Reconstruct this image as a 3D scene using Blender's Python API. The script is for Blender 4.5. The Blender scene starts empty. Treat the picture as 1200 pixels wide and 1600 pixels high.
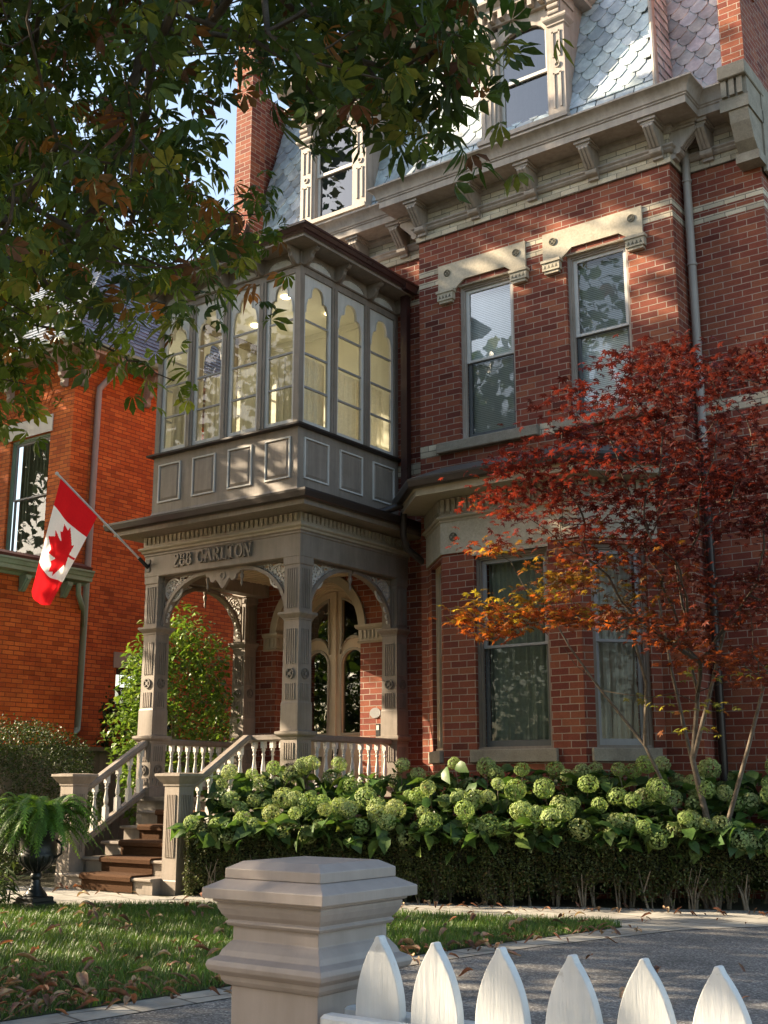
import bpy, math, random
import numpy as np
from mathutils import Vector, Matrix
R = math.radians
random.seed(7)
rng = np.random.default_rng(11)
sc = bpy.context.scene
COL = sc.collection

# ---------------------------------------------------------------- camera
CAM_H = 1.15
cam_d = bpy.data.cameras.new("camera")
cam_d.sensor_fit = 'VERTICAL'
cam_d.sensor_height = 24.0
cam_d.lens = 24.0 * 1829.0 / 1600.0
cam_d.clip_start = 0.05
cam_d.clip_end = 2000
cam = bpy.data.objects.new("camera", cam_d)
COL.objects.link(cam)
cam.location = (0, 0, CAM_H)
cam.rotation_euler = (R(90 + 13.0), 0, R(36.24))
sc.camera = cam

# ---------------------------------------------------------------- sky, sun, exposure
SUN_FROM = R(68.0)      # degrees left of the facade normal
SUN_EL = R(26.0)
wd = bpy.data.worlds.new("World")
sc.world = wd
wd.use_nodes = True
nt = wd.node_tree
nt.nodes.clear()
wo = nt.nodes.new('ShaderNodeOutputWorld')
bg = nt.nodes.new('ShaderNodeBackground')
sky = nt.nodes.new('ShaderNodeTexSky')
sky.sky_type = 'NISHITA'
sky.sun_disc = False
sky.sun_elevation = SUN_EL
# direction to the sun in plan: (-sin a, -cos a)
sun_to = Vector((-math.sin(SUN_FROM) * math.cos(SUN_EL), -math.cos(SUN_FROM) * math.cos(SUN_EL), math.sin(SUN_EL)))
sky.sun_rotation = math.atan2(sun_to.x, sun_to.y)
sky.air_density = 1.0
sky.dust_density = 1.6
sky.ozone_density = 1.0
tint = nt.nodes.new('ShaderNodeMixRGB')
tint.blend_type = 'MULTIPLY'
tint.inputs[0].default_value = 1.0
tint.inputs[2].default_value = (1.0, 0.93, 0.82, 1)
nt.links.new(sky.outputs[0], tint.inputs[1])
nt.links.new(tint.outputs[0], bg.inputs[0])
bg.inputs[1].default_value = 0.10
nt.links.new(bg.outputs[0], wo.inputs[0])

sun_d = bpy.data.lights.new("sun", 'SUN')
sun_d.energy = 4.2
sun_d.angle = R(0.5)
sun_d.color = (1.0, 0.82, 0.58)
sun = bpy.data.objects.new("sun", sun_d)
COL.objects.link(sun)
sun.location = sun_to * 60
sun.rotation_euler = sun_to.to_track_quat('Z', 'Y').to_euler()

vs = sc.view_settings
sc.display_settings.display_device = 'sRGB'
vs.view_transform = 'Standard'
vs.look = 'None'
vs.gamma = 1.0
vs.use_curve_mapping = False
vs.exposure = 2.15
sc.render.engine = 'CYCLES'
sc.cycles.max_bounces = 7
sc.cycles.diffuse_bounces = 3
sc.cycles.glossy_bounces = 3
sc.cycles.transmission_bounces = 4
sc.cycles.transparent_max_bounces = 10
sc.cycles.caustics_reflective = False
sc.cycles.caustics_refractive = False
sc.cycles.use_denoising = True
try:
    sc.cycles.denoiser = 'OPENIMAGEDENOISE'
except Exception:
    pass

# ---------------------------------------------------------------- camera maths used to size things
F_PX = 1829.0
_c, _s = math.cos(R(13.0)), math.sin(R(13.0))
_yw = R(36.24)
FW = np.array([-math.sin(_yw) * _c, math.cos(_yw) * _c, _s])
RT = np.array([math.cos(_yw), math.sin(_yw), 0.0])
UP = np.cross(RT, FW)


def at(px, py, d):
    """world point seen at photo pixel (px,py), d metres from the camera"""
    v = FW * F_PX + RT * (px - 600) + UP * (800 - py)
    v = v / np.linalg.norm(v) * d
    return np.array([v[0], v[1], v[2] + CAM_H])


# ---------------------------------------------------------------- mesh builder
class MB:
    def __init__(s):
        s.v = []; s.f = []; s.m = []
        s.cm = 0

    def add(s, vs, fs):
        b = len(s.v)
        s.v.extend([tuple(map(float, p)) for p in vs])
        for f in fs:
            s.f.append(tuple(b + i for i in f)); s.m.append(s.cm)

    def box(s, x0, x1, y0, y1, z0, z1):
        if x0 > x1: x0, x1 = x1, x0
        if y0 > y1: y0, y1 = y1, y0
        if z0 > z1: z0, z1 = z1, z0
        s.add([(x0, y0, z0), (x1, y0, z0), (x1, y1, z0), (x0, y1, z0), (x0, y0, z1), (x1, y0, z1), (x1, y1, z1), (x0, y1, z1)],
              [(0, 3, 2, 1), (4, 5, 6, 7), (0, 1, 5, 4), (1, 2, 6, 5), (2, 3, 7, 6), (3, 0, 4, 7)])

    def bevbox(s, x0, x1, y0, y1, z0, z1, b=0.004):
        """box with chamfered vertical edges and top/bottom edges"""
        b = min(b, (x1 - x0) * .4, (y1 - y0) * .4, (z1 - z0) * .4)
        pts = []
        for z, i in ((z0, b), (z0 + b, 0), (z1 - b, 0), (z1, b)):
            pts.append([(x0 + b + i * .4, y0 + i), (x1 - b - i * .4, y0 + i), (x1 - i, y0 + b + i * .4), (x1 - i, y1 - b - i * .4),
                        (x1 - b - i * .4, y1 - i), (x0 + b + i * .4, y1 - i), (x0 + i, y1 - b - i * .4), (x0 + i, y0 + b + i * .4)])
        zs = (z0, z0 + b, z1 - b, z1)
        V = [(p[0], p[1], z) for ring, z in zip(pts, zs) for p in ring]
        Fc = [tuple(range(7, -1, -1)), tuple(24 + i for i in range(8))]
        for k in range(3):
            for i in range(8):
                j = (i + 1) % 8
                Fc.append((k * 8 + i, k * 8 + j, k * 8 + 8 + j, k * 8 + 8 + i))
        s.add(V, Fc)

    def prism(s, poly, axis, a, b):
        """extrude 2-D polygon along axis; poly is (y,z) for x, (x,z) for y, (x,y) for z"""
        n = len(poly)
        def P(p, t):
            if axis == 'x': return (t, p[0], p[1])
            if axis == 'y': return (p[0], t, p[1])
            return (p[0], p[1], t)
        V = [P(p, a) for p in poly] + [P(p, b) for p in poly]
        Fc = [tuple(range(n)), tuple(range(2 * n - 1, n - 1, -1))]
        for i in range(n):
            j = (i + 1) % n
            Fc.append((i, i + n, j + n, j))
        s.add(V, Fc)

    def loft(s, rings, closed=True, cap=True):
        n = len(rings[0])
        V = [p for r in rings for p in r]
        Fc = []
        for k in range(len(rings) - 1):
            for i in range(n if closed else n - 1):
                j = (i + 1) % n
                Fc.append((k * n + i, k * n + j, (k + 1) * n + j, (k + 1) * n + i))
        if cap and closed:
            Fc.append(tuple(range(n - 1, -1, -1)))
            Fc.append(tuple((len(rings) - 1) * n + i for i in range(n)))
        s.add(V, Fc)

    def tube(s, pts, rad, n=8):
        pts = [Vector(p) for p in pts]
        if not hasattr(rad, '__len__'): rad = [rad] * len(pts)
        rings = []
        up = None
        for i, p in enumerate(pts):
            t = (pts[min(i + 1, len(pts) - 1)] - pts[max(i - 1, 0)])
            if t.length < 1e-9: t = Vector((0, 0, 1))
            t.normalize()
            if up is None:
                up = t.orthogonal().normalized()
            else:
                up = (up - t * up.dot(t))
                if up.length < 1e-6: up = t.orthogonal()
                up.normalize()
            w = t.cross(up)
            rings.append([tuple(p + (up * math.cos(a) + w * math.sin(a)) * rad[i]) for a in [2 * math.pi * k / n for k in range(n)]])
        s.loft(rings)

    def bar(s, a, b, w, h, up=(0, 0, 1)):
        """rectangular bar from a to b, w sideways, h along up"""
        a = Vector(a); b = Vector(b); t = (b - a).normalized(); up = Vector(up)
        sd = t.cross(up).normalized() * (w / 2)
        u2 = sd.normalized().cross(t).normalized() * (h / 2)
        s.loft([[tuple(p + sd + u2), tuple(p - sd + u2), tuple(p - sd - u2), tuple(p + sd - u2)] for p in (a, b)])

    def lathe(s, prof, cx, cy, n=12, rot=0):
        rings = [[(cx + r * math.cos(rot + 2 * math.pi * k / n), cy + r * math.sin(rot + 2 * math.pi * k / n), z) for k in range(n)] for r, z in prof]
        s.loft(rings)

    def sq(s, prof, cx, cy):
        """square lathe: prof (half width, z)"""
        rings = [[(cx - r, cy - r, z), (cx + r, cy - r, z), (cx + r, cy + r, z), (cx - r, cy + r, z)] for r, z in prof]
        s.loft(rings)

    def rect(s, prof, x0, x1, y0, y1):
        """rectangular stack: prof (outset, z)"""
        rings = [[(x0 - r, y0 - r, z), (x1 + r, y0 - r, z), (x1 + r, y1 + r, z), (x0 - r, y1 + r, z)] for r, z in prof]
        s.loft(rings)

    def sweep(s, prof, path, cap=True):
        """closed profile (outset,z) mitred along a plan path; outward = right of travel"""
        n = len(path); rings = []
        for i, p in enumerate(path):
            p = Vector(p)
            d0 = (p - Vector(path[i - 1])).normalized() if i > 0 else None
            d1 = (Vector(path[i + 1]) - p).normalized() if i < n - 1 else None
            if d0 is None: d0 = d1
            if d1 is None: d1 = d0
            n0 = Vector((d0.y, -d0.x)); n1 = Vector((d1.y, -d1.x))
            m = n0 + n1
            m = m / max(m.dot(n0), 1e-6)
            rings.append([(p.x + m.x * o, p.y + m.y * o, z) for o, z in prof])
        s.loft(rings, True, cap)

    def ico(s, c, r, sub=1, jit=0.0, sc_=(1, 1, 1)):
        import bmesh
        bm = bmesh.new()
        bmesh.ops.create_icosphere(bm, subdivisions=sub, radius=1)
        V = []
        for v in bm.verts:
            k = r * (1 + random.uniform(-jit, jit))
            V.append((c[0] + v.co.x * k * sc_[0], c[1] + v.co.y * k * sc_[1], c[2] + v.co.z * k * sc_[2]))
        Fc = [tuple(v.index for v in f.verts) for f in bm.faces]
        bm.free()
        s.add(V, Fc)

    def xform(s, M, start=0):
        s.v[start:] = [tuple(M @ Vector(p)) for p in s.v[start:]]

    def build(s, name, mats, parent=None, smooth=None, origin=None):
        me = bpy.data.meshes.new(name)
        V = s.v
        o3 = (0, 0, 0)
        if origin is not None:
            o3 = origin
            V = [(p[0] - o3[0], p[1] - o3[1], p[2] - o3[2]) for p in V]
        me.from_pydata(V, [], s.f)
        if not isinstance(mats, (list, tuple)): mats = [mats]
        for m in mats: me.materials.append(m)
        if len(mats) > 1:
            me.polygons.foreach_set('material_index', s.m)
        o = bpy.data.objects.new(name, me)
        COL.objects.link(o)
        o.location = o3
        if parent is not None:
            o.parent = parent
            wp = world_of(parent)
            o.location = (o3[0] - wp[0], o3[1] - wp[1], o3[2] - wp[2])
        me.validate()
        import bmesh
        bm = bmesh.new(); bm.from_mesh(me)
        bmesh.ops.recalc_face_normals(bm, faces=bm.faces)
        bm.to_mesh(me); bm.free()
        if smooth is not None:
            me.polygons.foreach_set('use_smooth', [True] * len(me.polygons))
            try:
                me.set_sharp_from_angle(angle=R(smooth))
            except Exception:
                pass
        return o


def world_of(o):
    x = Vector((0, 0, 0))
    while o is not None:
        x += o.location; o = o.parent
    return x


def empty(name, loc):
    o = bpy.data.objects.new(name, None)
    o.empty_display_size = 0.3
    COL.objects.link(o); o.location = loc
    return o


def tag(o, label=None, cat=None, group=None, kind=None):
    if label: o['label'] = label
    if cat: o['category'] = cat
    if group: o['group'] = group
    if kind: o['kind'] = kind
    return o


def copy_tree(o, parent=None):
    c = o.copy(); COL.objects.link(c); c.parent = parent
    for ch in list(o.children): copy_tree(ch, c)
    return c


def np_mesh(name, V, Fq, mats, col=None, parent=None, smooth=False, mat_idx=None):
    """fast mesh from arrays; Fq is (n,3) or (n,4); col is per-vertex rgb"""
    V = np.asarray(V, dtype=np.float32); Fq = np.asarray(Fq, dtype=np.int32)
    me = bpy.data.meshes.new(name)
    k = Fq.shape[1]
    me.vertices.add(len(V)); me.vertices.foreach_set('co', V.ravel())
    me.loops.add(Fq.size); me.loops.foreach_set('vertex_index', Fq.ravel())
    me.polygons.add(len(Fq))
    me.polygons.foreach_set('loop_start', np.arange(0, Fq.size, k, dtype=np.int32))
    me.polygons.foreach_set('loop_total', np.full(len(Fq), k, dtype=np.int32))
    if smooth: me.polygons.foreach_set('use_smooth', np.ones(len(Fq), dtype=bool))
    if not isinstance(mats, (list, tuple)): mats = [mats]
    for m in mats: me.materials.append(m)
    me.update(calc_edges=True)
    if col is not None:
        a = me.color_attributes.new('tint', 'FLOAT_COLOR', 'POINT')
        c4 = np.ones((len(V), 4), dtype=np.float32); c4[:, :3] = col
        a.data.foreach_set('color', c4.ravel())
    o = bpy.data.objects.new(name, me)
    COL.objects.link(o)
    if parent is not None:
        o.parent = parent
        o.location = -world_of(parent)
    return o


# ---------------------------------------------------------------- materials
def mat(name):
    m = bpy.data.materials.new(name); m.use_nodes = True
    nt = m.node_tree
    b = nt.nodes['Principled BSDF']
    return m, nt, b


def N(nt, t, **kw):
    n = nt.nodes.new(t)
    for k, v in kw.items(): setattr(n, k, v)
    return n


def ramp(nt, stops, interp='LINEAR'):
    n = nt.nodes.new('ShaderNodeValToRGB')
    cr = n.color_ramp; cr.interpolation = interp
    while len(cr.elements) > 1: cr.elements.remove(cr.elements[-1])
    cr.elements[0].position = stops[0][0]; cr.elements[0].color = (*stops[0][1], 1)
    for p, c in stops[1:]:
        e = cr.elements.new(p); e.color = (*c, 1)
    return n


def noise(nt, vec, scale, detail=4, rough=.55, dist=0.0):
    n = N(nt, 'ShaderNodeTexNoise')
    n.inputs['Scale'].default_value = scale; n.inputs['Detail'].default_value = detail
    n.inputs['Roughness'].default_value = rough; n.inputs['Distortion'].default_value = dist
    if vec is not None: nt.links.new(vec, n.inputs['Vector'])
    return n


def mix(nt, blend, fac, a, b):
    n = N(nt, 'ShaderNodeMixRGB', blend_type=blend)
    for i, x in ((0, fac), (1, a), (2, b)):
        if isinstance(x, (int, float)): n.inputs[i].default_value = x
        elif isinstance(x, tuple): n.inputs[i].default_value = (*x, 1)
        else: nt.links.new(x, n.inputs[i])
    return n.outputs[0]


def bump(nt, b, height, strength=.3, dist=.01):
    n = N(nt, 'ShaderNodeBump')
    n.inputs['Strength'].default_value = strength; n.inputs['Distance'].default_value = dist
    nt.links.new(height, n.inputs['Height']); nt.links.new(n.outputs[0], b.inputs['Normal'])
    return n


def wall_uv(nt):
    """(distance along the wall, height, 0) for any vertical face"""
    g = N(nt, 'ShaderNodeNewGeometry')
    cr = N(nt, 'ShaderNodeVectorMath', operation='CROSS_PRODUCT')
    cr.inputs[0].default_value = (0, 0, 1)
    nt.links.new(g.outputs['True Normal'], cr.inputs[1])
    nm = N(nt, 'ShaderNodeVectorMath', operation='NORMALIZE'); nt.links.new(cr.outputs[0], nm.inputs[0])
    dt = N(nt, 'ShaderNodeVectorMath', operation='DOT_PRODUCT')
    nt.links.new(nm.outputs[0], dt.inputs[0]); nt.links.new(g.outputs['Position'], dt.inputs[1])
    sp = N(nt, 'ShaderNodeSeparateXYZ'); nt.links.new(g.outputs['Position'], sp.inputs[0])
    cb = N(nt, 'ShaderNodeCombineXYZ')
    nt.links.new(dt.outputs['Value'], cb.inputs[0]); nt.links.new(sp.outputs[2], cb.inputs[1])
    return cb.outputs[0], g.outputs['Position']


def brick_mat(name, c1, c2, c3, mortar, bw=.213, rh=.0763, ms=.0052, zoff=0.0, rough=.85, stain=None, bstr=.7, msmooth=.25):
    m, nt, b = mat(name)
    uv, pos = wall_uv(nt)
    # slightly wobble the courses
    wn = noise(nt, pos, 3.0, 2)
    wv = N(nt, 'ShaderNodeVectorMath', operation='MULTIPLY_ADD')
    nt.links.new(wn.outputs['Color'], wv.inputs[0]); wv.inputs[1].default_value = (.006, .007, 0)
    nt.links.new(uv, wv.inputs[2])
    wn2 = noise(nt, pos, 26.0, 2)
    wv2 = N(nt, 'ShaderNodeVectorMath', operation='MULTIPLY_ADD')
    nt.links.new(wn2.outputs['Color'], wv2.inputs[0]); wv2.inputs[1].default_value = (.005, .005, 0)
    nt.links.new(wv.outputs[0], wv2.inputs[2])
    off = N(nt, 'ShaderNodeVectorMath', operation='ADD'); off.inputs[1].default_value = (50.0, zoff, 0)
    nt.links.new(wv2.outputs[0], off.inputs[0])
    br = N(nt, 'ShaderNodeTexBrick')
    br.offset = .5; br.offset_frequency = 2
    br.inputs['Scale'].default_value = 1.0
    br.inputs['Brick Width'].default_value = bw; br.inputs['Row Height'].default_value = rh
    br.inputs['Mortar Size'].default_value = ms; br.inputs['Mortar Smooth'].default_value = msmooth
    br.inputs['Color1'].default_value = (0, 0, 0, 1); br.inputs['Color2'].default_value = (1, 1, 1, 1)
    br.inputs['Mortar'].default_value = (.5, .5, .5, 1); br.inputs['Bias'].default_value = 0
    nt.links.new(off.outputs[0], br.inputs['Vector'])
    rp = ramp(nt, [(0, c1), (.38, c2), (.7, c3), (.9, c1), (1, tuple(k * .62 for k in c1))])
    nt.links.new(br.outputs['Color'], rp.inputs[0])
    n1 = noise(nt, pos, 1.3, 6, .65)
    r1 = ramp(nt, [(.3, (.74, .72, .72)), (.7, (1.15, 1.12, 1.08))]); nt.links.new(n1.outputs[0], r1.inputs[0])
    c = mix(nt, 'MULTIPLY', 1.0, rp.outputs[0], r1.outputs[0])
    n2 = noise(nt, pos, 90, 4, .7)
    r2 = ramp(nt, [(.3, (.72, .72, .72)), (.7, (1.2, 1.2, 1.2))]); nt.links.new(n2.outputs[0], r2.inputs[0])
    c = mix(nt, 'MULTIPLY', .8, c, r2.outputs[0])
    nm_ = noise(nt, pos, 5, 3)
    rm_ = ramp(nt, [(.3, tuple(k * .7 for k in mortar)), (.7, mortar)]); nt.links.new(nm_.outputs[0], rm_.inputs[0])
    c = mix(nt, 'MIX', br.outputs['Fac'], c, rm_.outputs[0])
    if stain:
        n3 = noise(nt, pos, .9, 5, .7)
        r3 = ramp(nt, [(.55, (0, 0, 0)), (.75, (1, 1, 1))]); nt.links.new(n3.outputs[0], r3.inputs[0])
        c = mix(nt, 'MIX', r3.outputs[0], c, mix(nt, 'MULTIPLY', 1.0, c, stain))
    nt.links.new(c, b.inputs['Base Color'])
    b.inputs['Roughness'].default_value = rough
    b.inputs['Specular IOR Level'].default_value = .25
    inv = N(nt, 'ShaderNodeMath', operation='SUBTRACT'); inv.inputs[0].default_value = 1
    nt.links.new(br.outputs['Fac'], inv.inputs[1])
    ad = N(nt, 'ShaderNodeMath', operation='MULTIPLY_ADD')
    nt.links.new(n2.outputs[0], ad.inputs[0]); ad.inputs[1].default_value = .45; nt.links.new(inv.outputs[0], ad.inputs[2])
    ad2 = N(nt, 'ShaderNodeMath', operation='MULTIPLY_ADD')
    nt.links.new(br.outputs['Color'], ad2.inputs[0]); ad2.inputs[1].default_value = .35; nt.links.new(ad.outputs[0], ad2.inputs[2])
    bump(nt, b, ad2.outputs[0], bstr, .006)
    return m


def paint_mat(name, col, rough=.5, var=.14, streak=True, peel=None, spec=.4, bs=.12):
    m, nt, b = mat(name)
    g = N(nt, 'ShaderNodeNewGeometry'); pos = g.outputs['Position']
    mp = N(nt, 'ShaderNodeMapping'); mp.inputs['Scale'].default_value = (14, 14, 1.2) if streak else (5, 5, 5)
    nt.links.new(pos, mp.inputs[0])
    n1 = noise(nt, mp.outputs[0], 1.0, 5, .65)
    r1 = ramp(nt, [(.3, (1 - var,) * 3), (.7, (1 + var * .6,) * 3)]); nt.links.new(n1.outputs[0], r1.inputs[0])
    c = mix(nt, 'MULTIPLY', 1.0, col, r1.outputs[0])
    n2 = noise(nt, pos, 2.2, 5, .7)
    r2 = ramp(nt, [(.35, (1 - var, 1 - var, 1 - var * 1.2)), (.65, (1.04,) * 3)]); nt.links.new(n2.outputs[0], r2.inputs[0])
    c = mix(nt, 'MULTIPLY', 1.0, c, r2.outputs[0])
    if peel:
        n3 = noise(nt, pos, 16, 6, .75)
        r3 = ramp(nt, [(.62, (0, 0, 0)), (.68, (1, 1, 1))]); nt.links.new(n3.outputs[0], r3.inputs[0])
        c = mix(nt, 'MIX', r3.outputs[0], c, peel)
    nt.links.new(c, b.inputs['Base Color'])
    rr = N(nt, 'ShaderNodeMath', operation='MULTIPLY_ADD')
    nt.links.new(n2.outputs[0], rr.inputs[0]); rr.inputs[1].default_value = .25; rr.inputs[2].default_value = rough - .12
    nt.links.new(rr.outputs[0], b.inputs['Roughness'])
    b.inputs['Specular IOR Level'].default_value = spec
    n4 = noise(nt, mp.outputs[0], 3.0, 4, .6)
    bump(nt, b, n4.outputs[0], bs, .004)
    return m


def stone_mat(name, c1, c2, rough=.85, scale=6, blocks=None, bs=.35):
    m, nt, b = mat(name)
    g = N(nt, 'ShaderNodeNewGeometry'); pos = g.outputs['Position']
    n1 = noise(nt, pos, scale, 7, .68)
    r1 = ramp(nt, [(.3, c1), (.7, c2)]); nt.links.new(n1.outputs[0], r1.inputs[0])
    c = r1.outputs[0]
    n2 = noise(nt, pos, scale * 12, 5, .7)
    r2 = ramp(nt, [(.3, (.8,) * 3), (.7, (1.12,) * 3)]); nt.links.new(n2.outputs[0], r2.inputs[0])
    c = mix(nt, 'MULTIPLY', 1.0, c, r2.outputs[0])
    nt.links.new(c, b.inputs['Base Color'])
    b.inputs['Roughness'].default_value = rough; b.inputs['Specular IOR Level'].default_value = .25
    bump(nt, b, n2.outputs[0], bs, .006)
    return m


def leaf_mat(name, base, trans=.35, rough=.5, attr=True, hue_noise=.25, spec=.3):
    """base multiplies the per-leaf tint attribute"""
    m, nt, b = mat(name)
    if attr:
        a = N(nt, 'ShaderNodeVertexColor', layer_name='tint'); c = a.outputs[0]
    else:
        c = None
    g = N(nt, 'ShaderNodeNewGeometry')
    n1 = noise(nt, g.outputs['Position'], 40, 3)
    r1 = ramp(nt, [(.3, (1 - hue_noise,) * 3), (.7, (1 + hue_noise,) * 3)]); nt.links.new(n1.outputs[0], r1.inputs[0])
    c = mix(nt, 'MULTIPLY', 1.0, c if c is not None else base, r1.outputs[0])
    if attr: c = mix(nt, 'MULTIPLY', 1.0, c, base)
    nt.links.new(c, b.inputs['Base Color'])
    b.inputs['Roughness'].default_value = rough
    b.inputs['Specular IOR Level'].default_value = spec
    tr = N(nt, 'ShaderNodeBsdfTranslucent')
    ct = mix(nt, 'MULTIPLY', 1.0, c, (1.5, 1.5, .8))
    nt.links.new(ct, tr.inputs[0])
    mx = N(nt, 'ShaderNodeMixShader'); mx.inputs[0].default_value = trans
    nt.links.new(b.outputs[0], mx.inputs[1]); nt.links.new(tr.outputs[0], mx.inputs[2])
    nt.links.new(mx.outputs[0], nt.nodes['Material Output'].inputs[0])
    return m


def glass_mat(name, tintc=(.8, .82, .8), refl=1.0, wav=.0015, ior=1.5):
    m, nt, b = mat(name)
    nt.nodes.remove(b)
    tr = N(nt, 'ShaderNodeBsdfTransparent'); tr.inputs[0].default_value = (*tintc, 1)
    gl = N(nt, 'ShaderNodeBsdfGlossy'); gl.inputs['Roughness'].default_value = .012
    gl.inputs[0].default_value = (.95, .97, 1, 1)
    fr = N(nt, 'ShaderNodeFresnel'); fr.inputs[0].default_value = ior
    g = N(nt, 'ShaderNodeNewGeometry')
    n1 = noise(nt, g.outputs['Position'], 2.6, 3)
    bp = N(nt, 'ShaderNodeBump'); bp.inputs['Strength'].default_value = .5; bp.inputs['Distance'].default_value = wav
    nt.links.new(n1.outputs[0], bp.inputs['Height']); nt.links.new(bp.outputs[0], gl.inputs['Normal'])
    ml = N(nt, 'ShaderNodeMath', operation='MULTIPLY'); nt.links.new(fr.outputs[0], ml.inputs[0]); ml.inputs[1].default_value = refl
    ml.use_clamp = True
    mx = N(nt, 'ShaderNodeMixShader'); nt.links.new(ml.outputs[0], mx.inputs[0])
    nt.links.new(tr.outputs[0], mx.inputs[1]); nt.links.new(gl.outputs[0], mx.inputs[2])
    nt.links.new(mx.outputs[0], nt.nodes['Material Output'].inputs[0])
    return m


M = {}
M['brick'] = brick_mat('red_brick', (.185, .050, .036), (.245, .068, .043), (.30, .105, .058), (.39, .315, .255), zoff=.02, stain=(.75, .7, .7))
M['nbrick'] = brick_mat('brightened_orange_brick', (.62, .150, .034), (.70, .20, .050), (.50, .115, .030), (.26, .075, .035), bw=.21, rh=.072, ms=.0072, zoff=.01, stain=(.62, .55, .58), bstr=1.0, msmooth=.5)  # painted orange brick, albedo raised to stand in for bounced light
M['ybrick'] = brick_mat('buff_brick', (.56, .50, .38), (.68, .61, .48), (.45, .40, .31), (.20, .175, .14), bw=.25, zoff=.02, stain=(.7, .68, .62))
M['stone'] = stone_mat('buff_limestone', (.40, .355, .27), (.55, .49, .39), scale=3.5)
M['sill'] = stone_mat('sill_stone', (.22, .19, .15), (.36, .32, .26), scale=5)
M['taupe'] = paint_mat('taupe_paint', (.265, .222, .19), rough=.5, var=.20, peel=(.20, .175, .15))
M['taupe_d'] = paint_mat('dark_taupe_paint', (.165, .143, .125), rough=.5, var=.12)  # darker taupe for rosettes and porch floor
M['tan'] = paint_mat('bounce_lit_tan_paint', (.62, .49, .345), rough=.5, var=.1)  # plain tan trim; on the door, taupe lightened for warm bounced light
M['cornice'] = paint_mat('warm_grey_paint', (.40, .345, .305), rough=.5, var=.22, peel=(.30, .27, .24))
M['pale'] = paint_mat('pale_grey_paint', (.62, .60, .57), rough=.45, var=.1)
M['sash'] = paint_mat('grey_sash_paint', (.30, .30, .31), rough=.4, var=.08)
M['wsash'] = paint_mat('white_sash_paint', (.60, .59, .57), rough=.4, var=.08)
M['dsash'] = paint_mat('dark_grey_sash_paint', (.10, .105, .11), rough=.4, var=.08)
M['white'] = paint_mat('white_fence_paint', (.60, .615, .63), rough=.55, var=.14, peel=(.46, .46, .45), bs=.9)
M['post'] = paint_mat('mushroom_paint', (.31, .265, .245), rough=.5, var=.12, bs=.25)
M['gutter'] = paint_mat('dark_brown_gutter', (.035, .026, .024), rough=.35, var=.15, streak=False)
M['gutter_r'] = paint_mat('maroon_gutter', (.060, .028, .026), rough=.3, var=.15, streak=False)
M['green'] = paint_mat('sage_green_paint', (.24, .36, .28), rough=.45, var=.12)
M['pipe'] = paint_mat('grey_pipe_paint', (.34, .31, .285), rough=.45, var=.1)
M['iron'] = paint_mat('black_cast_iron', (.018, .019, .02), rough=.4, var=.2, streak=False)
M['dark'] = paint_mat('room_shade_colour', (.03, .028, .026), rough=.9)  # near black colour stands in for the shade of unlit rooms
M['room'] = paint_mat('cream_room_paint', (.68, .67, .57), rough=.8, var=.03)
M['rug'] = None
M['glass'] = glass_mat('window_glass', (.90, .92, .90), 1.5)
M['glass_s'] = glass_mat('sunroom_glass', (.90, .91, .88), .9, .002)
M['glass_g'] = glass_mat('weak_reflection_glass', (.80, .82, .80), .55)  # bay window glass with its reflection turned down
M['glass_d'] = glass_mat('door_glass', (.35, .35, .32), .8)


def cloth(name, c, sc_=60, v=.2, trans=0.0):
    m, nt, b = mat(name)
    g = N(nt, 'ShaderNodeNewGeometry')
    n1 = noise(nt, g.outputs['Position'], sc_, 4, .7)
    r1 = ramp(nt, [(.3, tuple(k * (1 - v) for k in c)), (.7, tuple(min(1, k * (1 + v)) for k in c))]); nt.links.new(n1.outputs[0], r1.inputs[0])
    nt.links.new(r1.outputs[0], b.inputs['Base Color'])
    b.inputs['Roughness'].default_value = .95; b.inputs['Specular IOR Level'].default_value = .1
    bump(nt, b, n1.outputs[0], .5, .004)
    if trans:
        tr = N(nt, 'ShaderNodeBsdfTranslucent'); nt.links.new(r1.outputs[0], tr.inputs[0])
        mx = N(nt, 'ShaderNodeMixShader'); mx.inputs[0].default_value = trans
        nt.links.new(b.outputs[0], mx.inputs[1]); nt.links.new(tr.outputs[0], mx.inputs[2])
        nt.links.new(mx.outputs[0], nt.nodes['Material Output'].inputs[0])
    return m


M['rug'] = cloth('coir_matting', (.075, .038, .020), 120, .5)
M['curtain'] = cloth('white_curtain', (.78, .75, .64), 30, .08, .4)
M['curtain_g'] = cloth('grey_green_curtain', (.42, .46, .38), 30, .1)
M['blind'] = paint_mat('blind_slat', (.70, .73, .74), rough=.5, var=.05)
M['bark'] = stone_mat('bark', (.05, .038, .028), (.12, .095, .07), scale=14, bs=.8)
M['bark_m'] = stone_mat('maple_bark', (.09, .07, .055), (.22, .18, .14), scale=16, bs=.9)
M['twig'] = stone_mat('twig', (.16, .125, .09), (.30, .25, .19), scale=25, bs=.4)
# ================================================================ the main house
YS, YM, YB = 11.88, 12.26, 11.25
XL, XR = -8.13, -4.61          # projecting section
XE = -3.68                      # right end of the house
XW = -11.60                      # left end of the house
house = empty('brick_house', (-8.0, 12.3, 0))
tag(house, 'tall red brick Victorian house with slate mansard roof, taupe porch and glazed sunroom', 'house')


def frame_of(p0, u):
    """local (along wall, inward, up) to world"""
    u = Vector((u[0], u[1])).normalized()
    return Matrix(((u.x, -u.y, 0, p0[0]), (u.y, u.x, 0, p0[1]), (0, 0, 1, 0), (0, 0, 0, 1)))


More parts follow.
